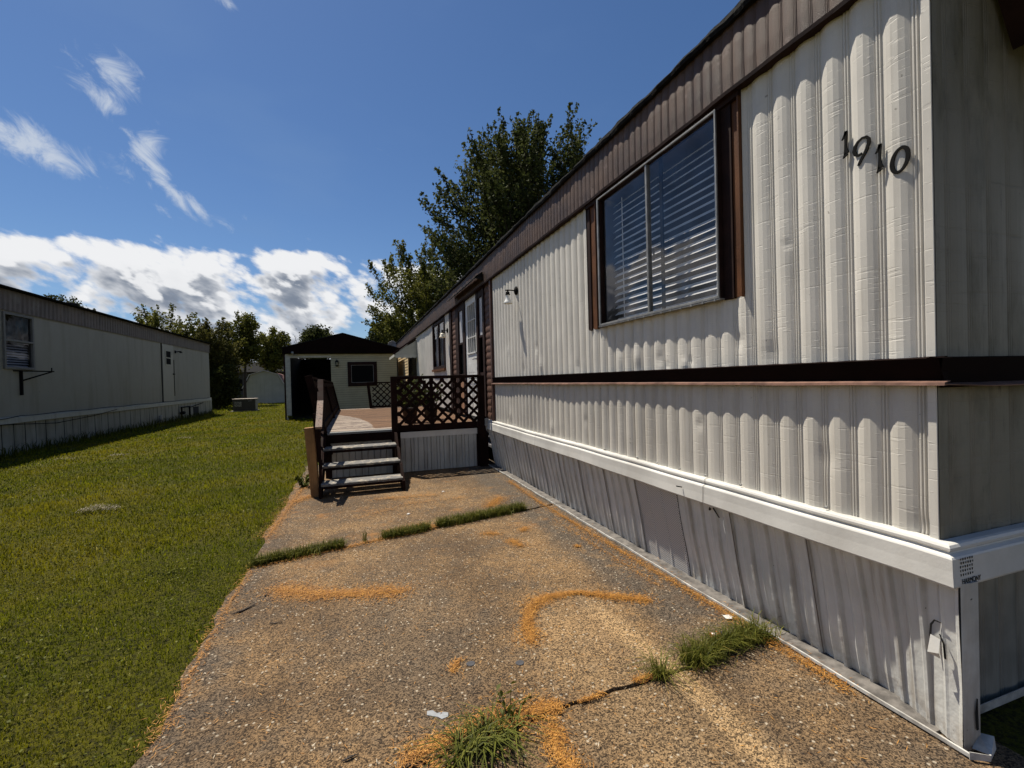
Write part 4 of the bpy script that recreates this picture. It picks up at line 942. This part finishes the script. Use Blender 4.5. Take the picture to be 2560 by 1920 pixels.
# straw coloured dry thatch clumps
def thatch(x, y, L, W, n, label, h=.05):
    P = np.stack([x+rng.uniform(-1, 1, n)*L/2, y+rng.uniform(-1, 1, n)*W/2, rng.uniform(.02, h, n)], 1)
    P[:,2] *= 1-.5*((P[:,0]-x)/(L/2))**2
    V, F = strands(P, .05, .006, .35); o = fast('thatch_clump', V, F, m_thatch, None, np.repeat(rng.uniform(0, .8, n), 4), loc=(x, y, 0)); setp(o, label, 'dry grass clump', 'dry clippings left on the lawn')
def strands(P, L, w, tilt=.1):
    n = len(P); a = rng.uniform(0, 2*np.pi, n); d = np.stack([np.cos(a), np.sin(a), rng.normal(size=n)*tilt], 1); s_ = np.stack([-np.sin(a), np.cos(a), 0*a], 1)
    L = (L*rng.uniform(.4, 1.2, n))[:,None]; V = np.stack([P-d*L/2, P+s_*w/2, P+d*L/2, P-s_*w/2], 1).reshape(-1,3); return V, np.arange(n*4).reshape(n,4)
thatch(-3.15, 7.28, .42, .16, 420, 'biggest pale clump of dry clippings, alone on the near lawn', .09)
thatch(-6.25, 13.1, .40, .2, 200, 'dry clippings nearest the left edge of the photo, in front of the trailer shadow', .06)
thatch(-5.3, 13.2, .35, .2, 200, 'dry clippings on the far lawn, right of the leftmost clump', .06)
thatch(-5.0, 16.6, .40, .25, 200, 'pale dry clippings on the lawn in front of the white trailer, farthest from the camera', .07)

# ---------------------------------------------------------------- needle litter on the drive
def along(pts, n, w):
    pts = np.array(pts, float); seg = np.linalg.norm(np.diff(pts, axis=0), axis=1); i = rng.choice(len(seg), n, p=seg/seg.sum()); t = rng.uniform(0, 1, n)[:,None]
    p = pts[i]+(pts[i+1]-pts[i])*t; th = rng.uniform(0, 2*np.pi, n); r = w*np.abs(rng.normal(size=n))*.75*(1+.35*np.sin(11*p[:,0]+7*p[:,1])+.2*np.sin(29*p[:,0]))
    return p+np.stack([np.cos(th)*r, np.sin(th)*r], 1)
NP = []
for pts, n, w in (([(-.60,3.84),(-.30,3.62),(.0,3.52),(.28,3.44)], 9000, .10), ([(.93,2.48),(.98,2.70),(1.08,2.88),(1.22,2.96)], 3600, .06), ([(1.22,2.96),(1.45,2.94),(1.62,2.82),(1.85,2.66)], 4200, .05),
                  ([(1.17,4.42),(1.30,4.36)], 600, .09), ([(1.40,3.95),(1.36,4.15)], 900, .07), ([(1.55,4.35),(1.62,4.42)], 500, .07), ([(1.86,3.74),(1.87,3.76)], 200, .03),
                  ([(2.19,1.55),(2.20,2.3),(2.17,3.2),(2.14,4.2),(2.12,5.2),(2.16,6.6)], 8000, .065), ([(2.05,2.8),(2.02,3.7),(2.0,4.6)], 900, .06),
                  ([(-.85,4.38),(.0,4.60),(.7,4.82),(1.1,4.93)], 5000, .07), ([(.30,4.72),(.62,4.90),(.75,4.88)], 3500, .09), ([(1.5,5.35),(1.75,5.7)], 2600, .12), ([(.0,5.5),(.6,5.9),(1.3,5.9)], 1800, .22), ([(.2,6.3),(1.0,6.2)], 1800, .16),
                  ([(-.88,5.2),(-.83,6.2),(-.80,7.0),(-.74,7.9)], 6000, .09), ([(-.80,6.6),(-.62,6.9)], 2400, .10), ([(-.86,2.3),(-.88,3.6),(-.86,4.3)], 1300, .05),
                  ([(.15,1.90),(.45,1.96),(.72,1.97),(.86,1.95)], 5200, .075), ([(.78,1.86),(.74,1.70),(.78,1.5)], 2200, .04), ([(.95,1.94),(1.1,1.955)], 160, .02), ([(1.28,1.975),(1.42,1.985)], 260, .022), ([(.44,2.38),(.50,2.48)], 220, .03), ([(.3,1.8),(.15,1.7)], 700, .04)):
    NP.append(along(pts, int(n*.8), w))
NP.append(np.stack([rng.uniform(-.85, 2.2, 2600), rng.uniform(1.2, 8, 2600)], 1))
NP = np.concatenate(NP); P = np.column_stack([NP, .024+rng.uniform(0, .010, len(NP))])
V, F = strands(P, .040, .0026, .12); o = fast('needle_litter', V, F, m_needle, None, np.repeat(rng.uniform(0, 1, len(P)), 4)); setp(o, 'orange dry pine needles drifted on the concrete drive', 'pine needles', kind='stuff')
NP = np.stack([rng.uniform(-.85, 2.1, 900), rng.uniform(1.3, 7, 900)], 1); P = np.column_stack([NP, .024+rng.uniform(0, .006, 900)])
V, F = strands(P, .035, .0028, .06); o = fast('dry_stalks', V, F, m_pale, None, np.repeat(rng.uniform(0, 1, len(P)), 4)); setp(o, 'scattered pale dry stalks on the drive', 'dry stalks', kind='stuff')

# ---------------------------------------------------------------- weeds in the joints
GW = 'weeds growing in the drive joints'
def tuft(name, label, pts, n, h, w, spread=.02, bend=1.1, tint=(.1,.85), group=GW, radial=True):
    p = along(pts, n, spread) if len(pts) > 1 else np.array(pts[0])[None]+rng.normal(size=(n,2))*spread
    c = np.array(pts).mean(0); P = np.column_stack([p, np.full(n, .008)])
    hh = h*rng.uniform(.35, 1.15, n); o = blades_mesh(name, P, hh, w*rng.uniform(.6, 1.3, n), m_tuft, rng, rng.uniform(tint[0], tint[1], n), bend, loc=(c[0], c[1], 0))
    return setp(o, label, 'grass tuft', group)
tuft('grass_tuft', 'long low grass strip at the lawn end of the farther drive joint', [(-.87,4.42),(-.5,4.51),(-.15,4.60)], 2600, .115, .006, .045)
tuft('grass_tuft', 'single upright sprig between the grass strips of the farther joint', [(.05,4.66)], 16, .17, .007, .012, .5)
tuft('grass_tuft', 'short middle grass strip of the farther drive joint', [(.22,4.69),(.45,4.73),(.68,4.79)], 1600, .115, .006, .042)
tuft('grass_tuft', 'dense bright grass strip of the farther joint, nearest the wall', [(.78,4.83),(1.2,4.92),(1.85,5.07)], 3800, .125, .006, .050)
tuft('grass_tuft', 'thick dark grass clump in the near joint against the skirting', [(1.62,2.0),(1.85,2.03),(2.02,2.05),(2.22,2.06)], 2100, .135, .0045, .05, 1.3)
tuft('grass_tuft', 'small splayed clump left of the thick clump in the near joint', [(1.43,1.975)], 170, .15, .004, .018, 1.9)
tuft('grass_tuft', 'large splayed grass clump at the bottom edge of the photo', [(.33,1.82),(.60,1.92)], 300, .125, .0075, .035, 2.5, (.0,.7))
tuft('grass_tuft', 'few wispy blades left of the large clump at the bottom edge', [(.02,1.80)], 14, .08, .004, .02, 1.)
def broadleaf(label, c, stems, L, leafL, seed, zs=.0):
    rg = np.random.default_rng(seed); root = thing('broadleaf_weed', (c[0], c[1], 0), label, 'weed'); P = []; st = MB()
    for k in range(stems):
        a = rg.uniform(0, 2*math.pi); d_ = np.array([math.cos(a)*.5, math.sin(a)*.5, .8]); pt = [np.array([c[0], c[1], 0.])+d_*L*t*rg.uniform(.8, 1) for t in (0, .35, .7, 1)]
        st.tube([tuple(q) for q in pt], [.0022,.002,.0015,.001], 4, cap=False)
        for t in np.linspace(.3, 1, 5): P.append(np.array([c[0], c[1], 0.])+d_*L*t+rg.normal(size=3)*.01)
    P = np.array(P); V, F = leaf_arrays(P, leafL, rg, droop=-.1, asp=.5)
    st.build('stem', m_tuft, root); fast('leaf_cluster', V, F, m_tuft, root, np.repeat(rg.uniform(.1, .6, len(P)), 4)); return root
broadleaf('leggy broad leaved weed standing just behind the large clump at the bottom edge', (.62,1.96), 5, .16, .035, 4)
broadleaf('dark leafy weed at the lawn edge beside the foot of the steps', (-.76,7.55), 14, .20, .09, 6)
broadleaf('low leafy weed at the left front corner of the cream shed', (-2.75,22.55), 12, .22, .14, 9)
rgl = np.random.default_rng(3); n = 1500
P = np.column_stack([-7.98+np.abs(rgl.normal(size=n))*.10, 11+20.6*rgl.uniform(0, 1, n), np.zeros(n)])
o = blades_mesh('trailer_weeds', P, .32*rgl.uniform(.25, 1.2, n), .02*rgl.uniform(.5, 1.2, n), m_tuft, rgl, rgl.uniform(0, .5, n), .6); setp(o, 'unmown weeds along the base of the white trailer', 'weeds', kind='stuff')

# small things on the drive
for x, y, lab in ((.55,2.42,'dark round spot of old gum on the concrete, left of the pair'), (.80,2.33,'dark round spot of old gum on the concrete, right of the pair')):
    s = MB(); pts = [(x+.024*math.cos(a)*(1+.08*math.sin(3*a)), y+.022*math.sin(a)) for a in [k*math.pi/9 for k in range(18)]]
    s.prism(pts, lambda u, v, w: (u, v, .019+w), .005); setp(s.build('gum_spot', M('old_gum', (.045,.045,.05), .8, .3, 30), bevel=.002), lab, 'gum spot', 'dark spots on the drive')
s = MB(); pts = [(.27,2.12),(.29,2.105),(.315,2.09),(.33,2.07),(.36,2.075),(.365,2.10),(.34,2.115),(.315,2.115),(.30,2.14),(.275,2.145)]
s.prism(pts, lambda u, v, w: (u, v, .019+w), .004); setp(s.build('paint_splash', M('pale_grey_paint', (.22,.23,.24), .6, .1, 20)), 'pale grey irregular paint splash on the concrete near the large clump', 'paint splash')
r = thing('candy_wrapper', (1.93,2.12,.02), 'crumpled orange and white wrapper lying behind the thick grass clump', 'litter')
s = MB(); s.grid([[(1.90+.07*i/6, 2.10+.05*j/3, .045+.012*math.sin(i*1.9+j*2.3)) for j in range(4)] for i in range(7)]); s.build('foil', M('orange_wrapper', (.55,.16,.07), .35, .3, 40, col2=(.6,.55,.5), c2=(.5,.55), c2s=30), r)
s = MB(); s.add([(1.955,2.09,.05),(1.985,2.10,.06),(1.99,2.13,.05),(1.96,2.135,.06)], [(0,1,2,3)]); s.build('label_patch', M('blue_patch', (.08,.09,.25), .4), r)
def twig(pts, r_, lab, cat='twig', m=None): 
    s = MB(); s.tube(pts, r_, 6); setp(s.build('twig' if cat == 'twig' else 'dead_leaf', m or m_bark), lab, cat)
twig([(-.82,3.52,.03),(-.77,3.55,.028),(-.70,3.62,.027)], [.003,.008,.003], 'thick dark curled bark piece at the lawn edge beside the long orange needle patch')
twig([(-.56,3.30,.026),(-.53,3.285,.026),(-.49,3.295,.026)], [.002,.004,.002], 'short dark hooked twig on the concrete below the long orange needle patch')
twig([(-.66,3.74,.028),(-.645,3.77,.028)], [.006,.003], 'small black stub just left of the long orange needle patch')
twig([(-.09,1.98,.027),(-.06,1.985,.030),(-.035,1.995,.026)], [.003,.006,.002], 'curled brown leaf on the open concrete near the bottom of the photo', 'dead leaf')
twig([(1.62,2.72,.027),(1.66,2.73,.027)], [.004,.003], 'tiny dark chip under the right end of the arched needle patch')
s = MB(); s.box(2.16,2.20,2.27,2.30,.02,.03); s.add([(2.14,2.27,.03),(2.17,2.25,.035),(2.19,2.30,.032),(2.15,2.31,.03)], [(0,1,2,3)]); setp(s.build('plastic_scrap', m_white), 'small white plastic scrap at the foot of the skirting beside the thick grass clump', 'litter')
for x, y, lab in ((1.12,6.35,'white pebble on the drive in front of the deck skirting'), (.55,5.45,'white pebble on the drive in front of the bottom step')):
    s = MB(); s.lathe([(0,.028),(.012,.026),(.02,.018),(.018,.012),(0,.010)], (x,y,0), 10); setp(s.build('pebble', M('white_stone', (.6,.58,.54), .7), smooth=True), lab, 'pebble')

# potted plant behind the front lattice
def potted(x, y, H, n, lab, seed, pot=(.03,.014,.01)):
    r = thing('potted_plant', (x, y, .76), lab, 'potted plant', 'plants standing on the deck')
    s = MB(); s.lathe([(0,.0),(.11,.0),(.15,.26),(.165,.26),(.165,.30),(.14,.30),(.135,.25),(0,.24)], (x,y,.765), 20); s.build('pot', M('clay_pot_%d' % seed, pot, .7, .2), r, True)
    rg = np.random.default_rng(seed); P = []; st = MB()
    for k in range(16):
        a = rg.uniform(0, 6.28); q = rg.uniform(.1, .38); e = np.array([x+math.cos(a)*q, y+math.sin(a)*q, .76+H*rg.uniform(.55, 1)]); b0 = np.array([x, y, 1.0])
        st.tube([tuple(b0), tuple((b0+e)/2+np.array([0,0,.05])), tuple(e)], [.006,.005,.003], 5, cap=False)
        for t in rg.uniform(.3, 1.05, n//16): P.append(b0+(e-b0)*t+rg.normal(size=3)*.05)
    P = np.array(P); V, F = leaf_arrays(P, .10, rg, .3); st.build('stem', m_bark, r); fast('foliage', V, F, m_leaf_dark, r, np.repeat(rg.uniform(0, 1, len(P)), 4))
potted(1.00, 9.1, .86, 260, 'taller leafy potted plant behind the left of the front lattice', 51)
potted(1.48, 9.6, .72, 220, 'lower leafy potted plant behind the middle of the front lattice', 52, (.02,.02,.02))

# ---------------------------------------------------------------- white trailer on the left
XT = -8.1
tl = thing('mobile_home', (-10.2, 21, 0), 'long plain white trailer with grey corrugated fascia across the lawn on the left', 'mobile home')
YA, YB = 9.0, 31.45
s = MB()
for (a, b, z0, z1) in ((YA,14.62,.90,3.60),(14.62,15.74,.90,2.16),(14.62,15.74,3.54,3.60),(15.74,24.42,.90,3.60),(25.72,YB,.90,3.60),(24.42,25.72,3.56,3.60)):
    P = [[(XT+.004*math.sin(1.3*y+z*2), y, z) for z in np.linspace(z0, z1, 5)] for y in np.linspace(a, b, max(2, int((b-a)*3)))]; s.grid(P)
s.box(XT-4.2, XT-.25, YA, YB, .9, 3.6); s.build('wall', m_trailer, tl)
s = MB(); y = YA; P = []; k = 0
while y < YB+.02:
    ph = k % 4; P.append([(XT+.035+(.012 if ph in (1, 2) else 0), y, 3.585), (XT+.045+(.012 if ph in (1, 2) else 0), y, 4.12)]); y += .045; k += 1
s.grid(P); s.box(XT-4.2, XT+.034, YA, YB+.01, 3.62, 4.10); s.build('fascia', m_trailer_fas, tl)
s = MB(); P = [[(XT-4.3, y, 4.12), (XT-2, y, 4.24), (XT+.05, y, 4.14+.006*math.sin(3*y)), (XT+.24, y, 4.13), (XT+.24, y, 4.105), (XT+.05, y, 4.10)] for y in np.linspace(YA, YB+.05, 120)]; s.grid(P); s.build('roof', m_roofcap, tl)
s = MB(); s.lathe([(0,.20),(.18,.19),(.20,.12),(.12,.10),(.12,-.1)], (XT-.35,18.3,4.15), 14); s.build('roof_vent', m_roofcap, tl, True)
s = MB(); P = [[(XT+.0, y, .95), (XT+.05, y, .94), (XT+.065, y, .92-.01), (XT+.075, y, .79), (XT+.02, y, .775)] for y in np.linspace(YA, YB, 60)]; s.grid(P[::-1]); m_tw = M('dingy_white_rail', (.36,.355,.30), .6, .1, 3, streak=.3); s.build('skirting_trim_rail', m_tw, tl)
s = MB(); y = YA; k = 0
while y < YB:
    w = .42; e = .01*math.sin(k*3.1); s.add([(XT+.02,y,.79),(XT+.02,y+w-.028,.79),(XT+.03+e,y+w-.026-e,.0),(XT+.03+e,y-e*.8,.0)], [(0,3,2,1)]); y += w; k += 1
s.build('skirting', M('dingy_skirting', (.26,.255,.21), .6, .15, 2, streak=.6, ss=(3,6,.6), dirt=(.09,.085,.06,1)), tl)
s = MB(); s.box(XT-.05, XT+.012, YA, YB, 0, .785); s.build('skirting_backing', m_hole, tl)
s = MB()
for k in range(60): s.lathe([(0,.008),(.009,.005),(.012,0)], (XT+.004, YA+.3+.37*k, 1.56), 6, 'x')
s.build('rivet_row', M('rivets', (.25,.25,.22), .6), tl)
s = MB(); a, b, z0, z1 = 14.62, 15.74, 2.14, 3.55
for q in ((a,a+.06,z0,z1),(b-.06,b,z0,z1),(a+.06,b-.06,z1-.06,z1),(a+.06,b-.06,z0,z0+.06),(a+.06,b-.06,2.83,2.88)): s.box(XT-.04, XT+.045, *q)
wn = s.build('window', M('dull_window_frame', (.13,.13,.125), .6, .2, 8), tl, bevel=.004)
s = MB(); s.pane(XT-.004, b-.06, a+.06, z0+.06, z1-.06); s.build('pane', m_glass_dark, wn)
s = MB()
for k in range(9): s.add([(XT-.06,a+.06,2.20+.065*k),(XT-.06,b-.06,2.20+.065*k+.01*math.sin(k)),(XT-.09,b-.06,2.245+.065*k),(XT-.09,a+.06,2.245+.065*k)], [(0,1,2,3)])
s.build('blinds', m_blind, wn)
s = MB(); s.box(XT-.24, XT-.2, a, b, z0, z1); s.build('curtain', M('dark_curtain', (.06,.055,.06), .9, .4, 3), wn)
s = MB(); s.bar((XT+.03,15.20,2.12),(XT+.03,15.20,1.48), .05, .05, up=(0,1,0)); s.bar((XT+.02,14.95,2.10),(XT+.30,16.0,2.10), .03, .03); s.bar((XT+.03,15.22,1.85),(XT+.28,15.95,2.09), .03, .03); s.bar((XT+.29,15.93,2.08),(XT+.29,15.93,2.2), .02, .02, up=(0,1,0)); s.build('window_bracket', m_black, tl)
s = MB(); s.box(XT-.02, XT+.03, 24.42, 25.72, .95, 3.56); dr = s.build('door', M('white_trailer_door', (.27,.262,.22), .5, .06, 2), tl, bevel=.01)
s = MB(); s.box(XT+.03, XT+.045, 24.72, 25.40, 2.60, 3.32); dw = s.build('door_window', m_tw, dr)
for z0, z1 in ((2.66,2.93),(2.98,3.26)):
    s = MB(); s.box(XT+.046, XT+.052, 24.80, 25.32, z0, z1); s.build('pane', M('dark_door_pane', (.012,.012,.012), .9, .3, 3, spec=.05), dw)
s = MB(); s.box(XT+.031, XT+.07, 25.58, 25.76, 2.20, 2.25); s.box(XT+.031, XT+.05, 25.72, 25.74, 1.2, 2.9); s.build('door_handle', m_black, dr)
s = MB(); s.box(XT+.004, XT+.02, 24.33, 24.42, .95, 3.58); s.box(XT+.004, XT+.02, 25.72, 25.75, .95, 3.56); s.build('door_gap', m_hole, tl)
r = thing('wall_lamp', (XT, 26.1, 3.3), 'tiny dark lamp on the white trailer wall right of its door', 'wall lamp')
s = MB(); s.lathe([(0,.03),(.07,.02),(.08,0)], (XT+.005,26.05,3.30), 10, 'x'); s.build('mount', m_black, r)
s = MB(); s.tube([(XT+.02,26.05,3.30),(XT+.18,26.15,3.32)], .025, 6); s.lathe([(.02,.02),(.05,-.02),(.07,-.06)], (XT+.2,26.16,3.32), 10); s.build('shade', m_black, r)
s = MB(); pts = [(XT+.085, 9+.5*k, .96+.012*math.sin(k*1.3)-.05*(k < 12)) for k in range(45)]; s.tube(pts, .009, 5); s.build('cable', m_black, tl)
s = MB(); s.tube([(XT+.10,12.0,.83),(XT+.09,14.5,.78),(XT+.08,16.5,.66),(XT+.08,18.5,.74),(XT+.08,20.0,.86)], .010, 5); s.build('cable', m_black, tl)
s = MB(); s.tube([(XT+.12,26.3,.0),(XT+.12,26.3,.62),(XT+.12,27.4,.62),(XT+.12,27.4,.1)], .035, 6); s.tube([(XT+.12,26.3,.35),(XT+.12,26.6,.35)], .08, 8); s.tube([(XT+.1,27.4,.55),(XT+.08,29.8,.72)], .02, 5); s.build('gas_pipe', m_black, tl)
s = MB(); s.box(XT+.03, XT+.05, 28.3, 29.1, .12, .55); s.build('crawl_vent', m_hole, tl)
s = MB(); s.lathe([(0,.3),(.07,.28),(.08,.1),(.04,0)], (XT+.16,23.6,.12), 10); s.build('hose_bib', m_greyrail, tl)

# ---------------------------------------------------------------- cream shed
sh = thing('garden_shed', (-.5, 25.8, 0), 'cream lap sided shed with dark brown gable and open black doorway beyond the deck', 'shed')
YS = 22.8; x0, x1 = -2.99, 1.97
def lap(mb, xa, xb, z0, z1):
    z = z0
    while z < z1-.001:
        b = min(z+.105, z1); mb.add([(xa,YS-.016,z),(xb,YS-.016,z),(xb,YS-.003,b),(xa,YS-.003,b),(xa,YS,z),(xb,YS,z)], [(0,1,2,3),(0,4,5,1)]); z = b
s = MB(); lap(s, -2.92, -2.76, 0, 2.78); lap(s, -2.92, 1.95, 2.78, 3.0); lap(s, -1.02, -.30, 0, 2.78); lap(s, -.30, 1.02, 0, 1.43); lap(s, -.30, 1.02, 2.575, 2.78); lap(s, 1.02, 1.95, 0, 2.78)
s.build('front_wall', m_shed, sh)
s = MB(); s.box(x0+.05, x0+.10, YS+.02, 28.8, 0, 3.0); s.box(1.90, 1.95, YS+.02, 28.8, 0, 3.0); s.box(x0+.1, 1.9, 28.75, 28.8, 0, 3.0); s.box(-1.0, 1.9, YS+.001, YS+.03, 0, 1.40); s.box(-1.0, -.32, YS+.001, YS+.03, 1.40, 2.8); s.build('side_wall', m_shed, sh)
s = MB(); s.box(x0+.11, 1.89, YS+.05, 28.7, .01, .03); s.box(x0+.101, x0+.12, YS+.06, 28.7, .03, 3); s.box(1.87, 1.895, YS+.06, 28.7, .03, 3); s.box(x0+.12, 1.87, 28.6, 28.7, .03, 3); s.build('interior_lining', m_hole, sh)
s = MB(); s.box(x0, -2.92, YS-.03, YS+.02, 0, 3.05); s.build('corner_board', m_dark, sh); s = MB(); s.box(1.95, 2.0, YS-.03, YS+.02, 0, 3.0); s.build('corner_board', m_dark, sh)
s = MB(); s.box(-2.92, -2.76, YS-.035, YS-.018, 0, 2.96); s.box(-2.76, -1.0, YS-.03, YS-.018, 2.80, 2.86); s.box(-2.78, -2.72, YS-.017, YS+.03, 0, 2.8); s.build('door_frame', M('weathered_white_trim', (.42,.42,.37), .6, .15, 8), sh)
s = MB(); s.prism([(x0-.02,2.96),(2.06,2.94),(2.06,3.19),(-.47,3.86),(x0-.02,3.24)], lambda u, v, w: (u, YS-.16+w, v), .05); s.build('gable', m_belt, sh)
s = MB()
s.add([(x0-.10,YS-.20,3.22),(-.47,YS-.20,3.90),(-.47,29,3.90),(x0-.10,29,3.22),(2.12,YS-.20,3.18),(2.12,29,3.18)], [(0,1,2,3),(1,4,5,2)]); s.build('roof', m_roofcap, sh, solid=.04)
s = MB(); a, b, z0, z1 = -.30, 1.02, 1.425, 2.575
for q in ((a,a+.16,z0,z1),(b-.16,b,z0,z1),(a+.16,b-.16,z1-.15,z1),(a+.16,b-.16,z0,z0+.17)): s.box(q[0], q[1], YS-.045, YS+.01, q[2], q[3])
sw = s.build('window', m_dark, sh)
s = MB()
for q in ((a+.16,a+.18,z0+.17,z1-.15),(b-.18,b-.16,z0+.17,z1-.15),(a+.18,b-.18,z1-.17,z1-.15),(a+.18,b-.18,z0+.17,z0+.19)): s.box(q[0], q[1], YS-.03, YS, q[2], q[3])
s.build('screen_frame', M('grey_screen_frame', (.2,.19,.18), .5), sw)
s = MB(); s.box(a+.18, b-.18, YS-.012, YS-.008, z0+.19, z1-.17); s.build('pane', m_black, sw)
r = thing('wall_lamp', (-.75, YS-.1, 2.5), 'black carriage lantern on the cream shed between its doorway and window', 'wall lamp')
s = MB(); s.box(-.80, -.70, YS-.05, YS-.017, 2.40, 2.66); s.lathe([(0,.36),(.01,.30),(.06,.24),(.085,.22),(.075,.2)], (-.75,YS-.10,2.37), 6); s.build('bracket', m_black, r)
s = MB(); s.lathe([(.065,.20),(.065,.06),(.03,.02)], (-.75,YS-.10,2.37), 6); s.build('glass', M('amber_lamp_glass', (.16,.15,.08), .2), r)
s = MB()
for k in range(6): a_ = k*math.pi/3; s.bar((-.75+.07*math.cos(a_),YS-.1+.07*math.sin(a_),2.57),(-.75+.055*math.cos(a_),YS-.1+.055*math.sin(a_),2.40), .010, .010, up=(0,1,0))
s.lathe([(.0,.0),(.04,.02),(.075,.05),(.075,.06),(0,.06)], (-.75,YS-.1,2.35), 12); s.build('cage', m_black, r)
s = MB(); s.tube([(-2.60,YS-.04,2.85),(-2.60,YS-.06,3.02)], .02, 6); s.lathe([(0,.07),(.05,.05),(.06,0),(.04,-.04)], (-2.60,YS-.18,3.00), 10); s.tube([(-2.55,YS-.1,2.9),(-2.42,YS-.14,2.93)], .02, 6); s.build('flood_light', m_greyrail, sh)

# white gambrel barn shed
bn = thing('barn_shed', (-7.65, 47.5, 0), 'white gambrel roofed barn shed beyond the lawn, left of the cream shed', 'shed'); YB_ = 46.0
pl = [(-9.25,0),(-9.25,1.46),(-8.72,2.55),(-7.65,2.90),(-6.56,2.52),(-6.05,1.60),(-6.05,0)]
s = MB(); n = len(pl); s.prism(pl, lambda u, v, w: (u, YB_+w, v), 3.2); s.build('wall', M('white_barn_panels', (.38,.385,.34), .6, .08, 2, streak=.3, ss=(9,9,.5), dirt=(.33,.33,.28,1)), bn)
s = MB()
for k in range(11): s.box(-9.2+.31*k, -9.19+.31*k, YB_-.012, YB_-.002, 0, 1.5 if k in (0, 10) else 2.4)
s.build('panel_batten', M('batten_grey', (.32,.32,.30), .6), bn)
s = MB(); rp = [(-9.38,1.42),(-8.80,2.60),(-7.65,2.98),(-6.48,2.58),(-5.95,1.56)]
for (a, b), (c, d_) in zip(rp, rp[1:]): s.add([(a,YB_-.08,b),(c,YB_-.08,d_),(c,YB_+3.3,d_),(a,YB_+3.3,b)], [(0,1,2,3)])
s.build('roof', M('red_shingles', (.16,.065,.05), .8, .3, 12, streak=.4, ss=(1,1,30)), bn, solid=.03)
s = MB()
for (a, b), (c, d_) in zip(rp, rp[1:]): s.bar((a,YB_-.10,b-.03),(c,YB_-.10,d_-.03), .02, .07)
s.build('rake_board', M('white_rake', (.5,.5,.47), .5), bn)

# air-conditioner cabinet
ac = thing('air_conditioner', (-6.55, 33.0, 0), 'dark boxy air conditioner cabinet with tan top on the lawn beside the white trailer', 'air conditioner')
s = MB(); s.box(-7.18, -5.94, 32.5, 33.3, .05, .74); s.build('cabinet', M('dark_cabinet_metal', (.035,.033,.028), .5, .2, 5), ac, bevel=.02)
s = MB(); s.box(-7.21, -5.91, 32.47, 33.33, .745, .80); s.build('top_cover', M('tan_metal', (.30,.25,.20), .5, .15, 4), ac, bevel=.02)
s = MB(); s.box(-7.10, -6.70, 32.485, 32.495, .30, .62); s.build('rating_label', M('pale_label', (.20,.20,.18), .6, .3, 12, col2=(.05,.05,.05), c2=(.5,.55), c2s=14), ac)
s = MB()
for k in range(9): s.box(-5.938, -5.925, 32.56+.08*k, 32.60+.08*k, .12, .68)
s.box(-6.35, -6.12, 32.488, 32.497, .64, .66); s.build('grille', m_greyrail, ac)
s = MB(); s.box(-7.3, -5.85, 32.4, 33.4, 0, .05); s.build('base_pad', M('pad_concrete', (.2,.19,.17), .9), ac)

# house far behind the barn
bh = thing('bungalow', (-9.5, 56, 0), 'low grey house with dark roof glimpsed behind the barn shed and trees', 'house')
s = MB(); s.box(-15.5, -4.2, 54, 60, 0, 3.0); s.build('wall', M('grey_house_wall', (.045,.045,.042), .7, .1), bh)
s = MB(); s.add([(-16,53.5,3.0),(-3.8,53.5,3.0),(-3.8,57,4.15),(-16,57,4.15),(-16,60.5,3.0),(-3.8,60.5,3.0)], [(0,1,2,3),(3,2,5,4)]); s.build('roof', m_roofcap, bh, solid=.08)
s = MB(); s.box(-11.9, -11.0, 53.97, 53.99, 1.1, 2.3); s.build('window', m_black, bh)
# satellite dish on the far roof edge
ds = thing('satellite_dish', (2.06, 26.2, 3.4), 'grey round dish at the far end of the brown fascia above the shed corner', 'satellite dish')
s = MB(); s.lathe([(0,.06),(.12,.045),(.2,.015),(.24,-.03)], (2.02,26.2,3.62), 18, 'y'); s.build('dish', M('grey_dish', (.28,.28,.29), .5), ds, True, solid=.01)
s = MB(); s.tube([(2.24,26.25,3.35),(2.10,26.25,3.45),(2.05,26.22,3.60)], .02, 6); s.build('mast', m_greyrail, ds)
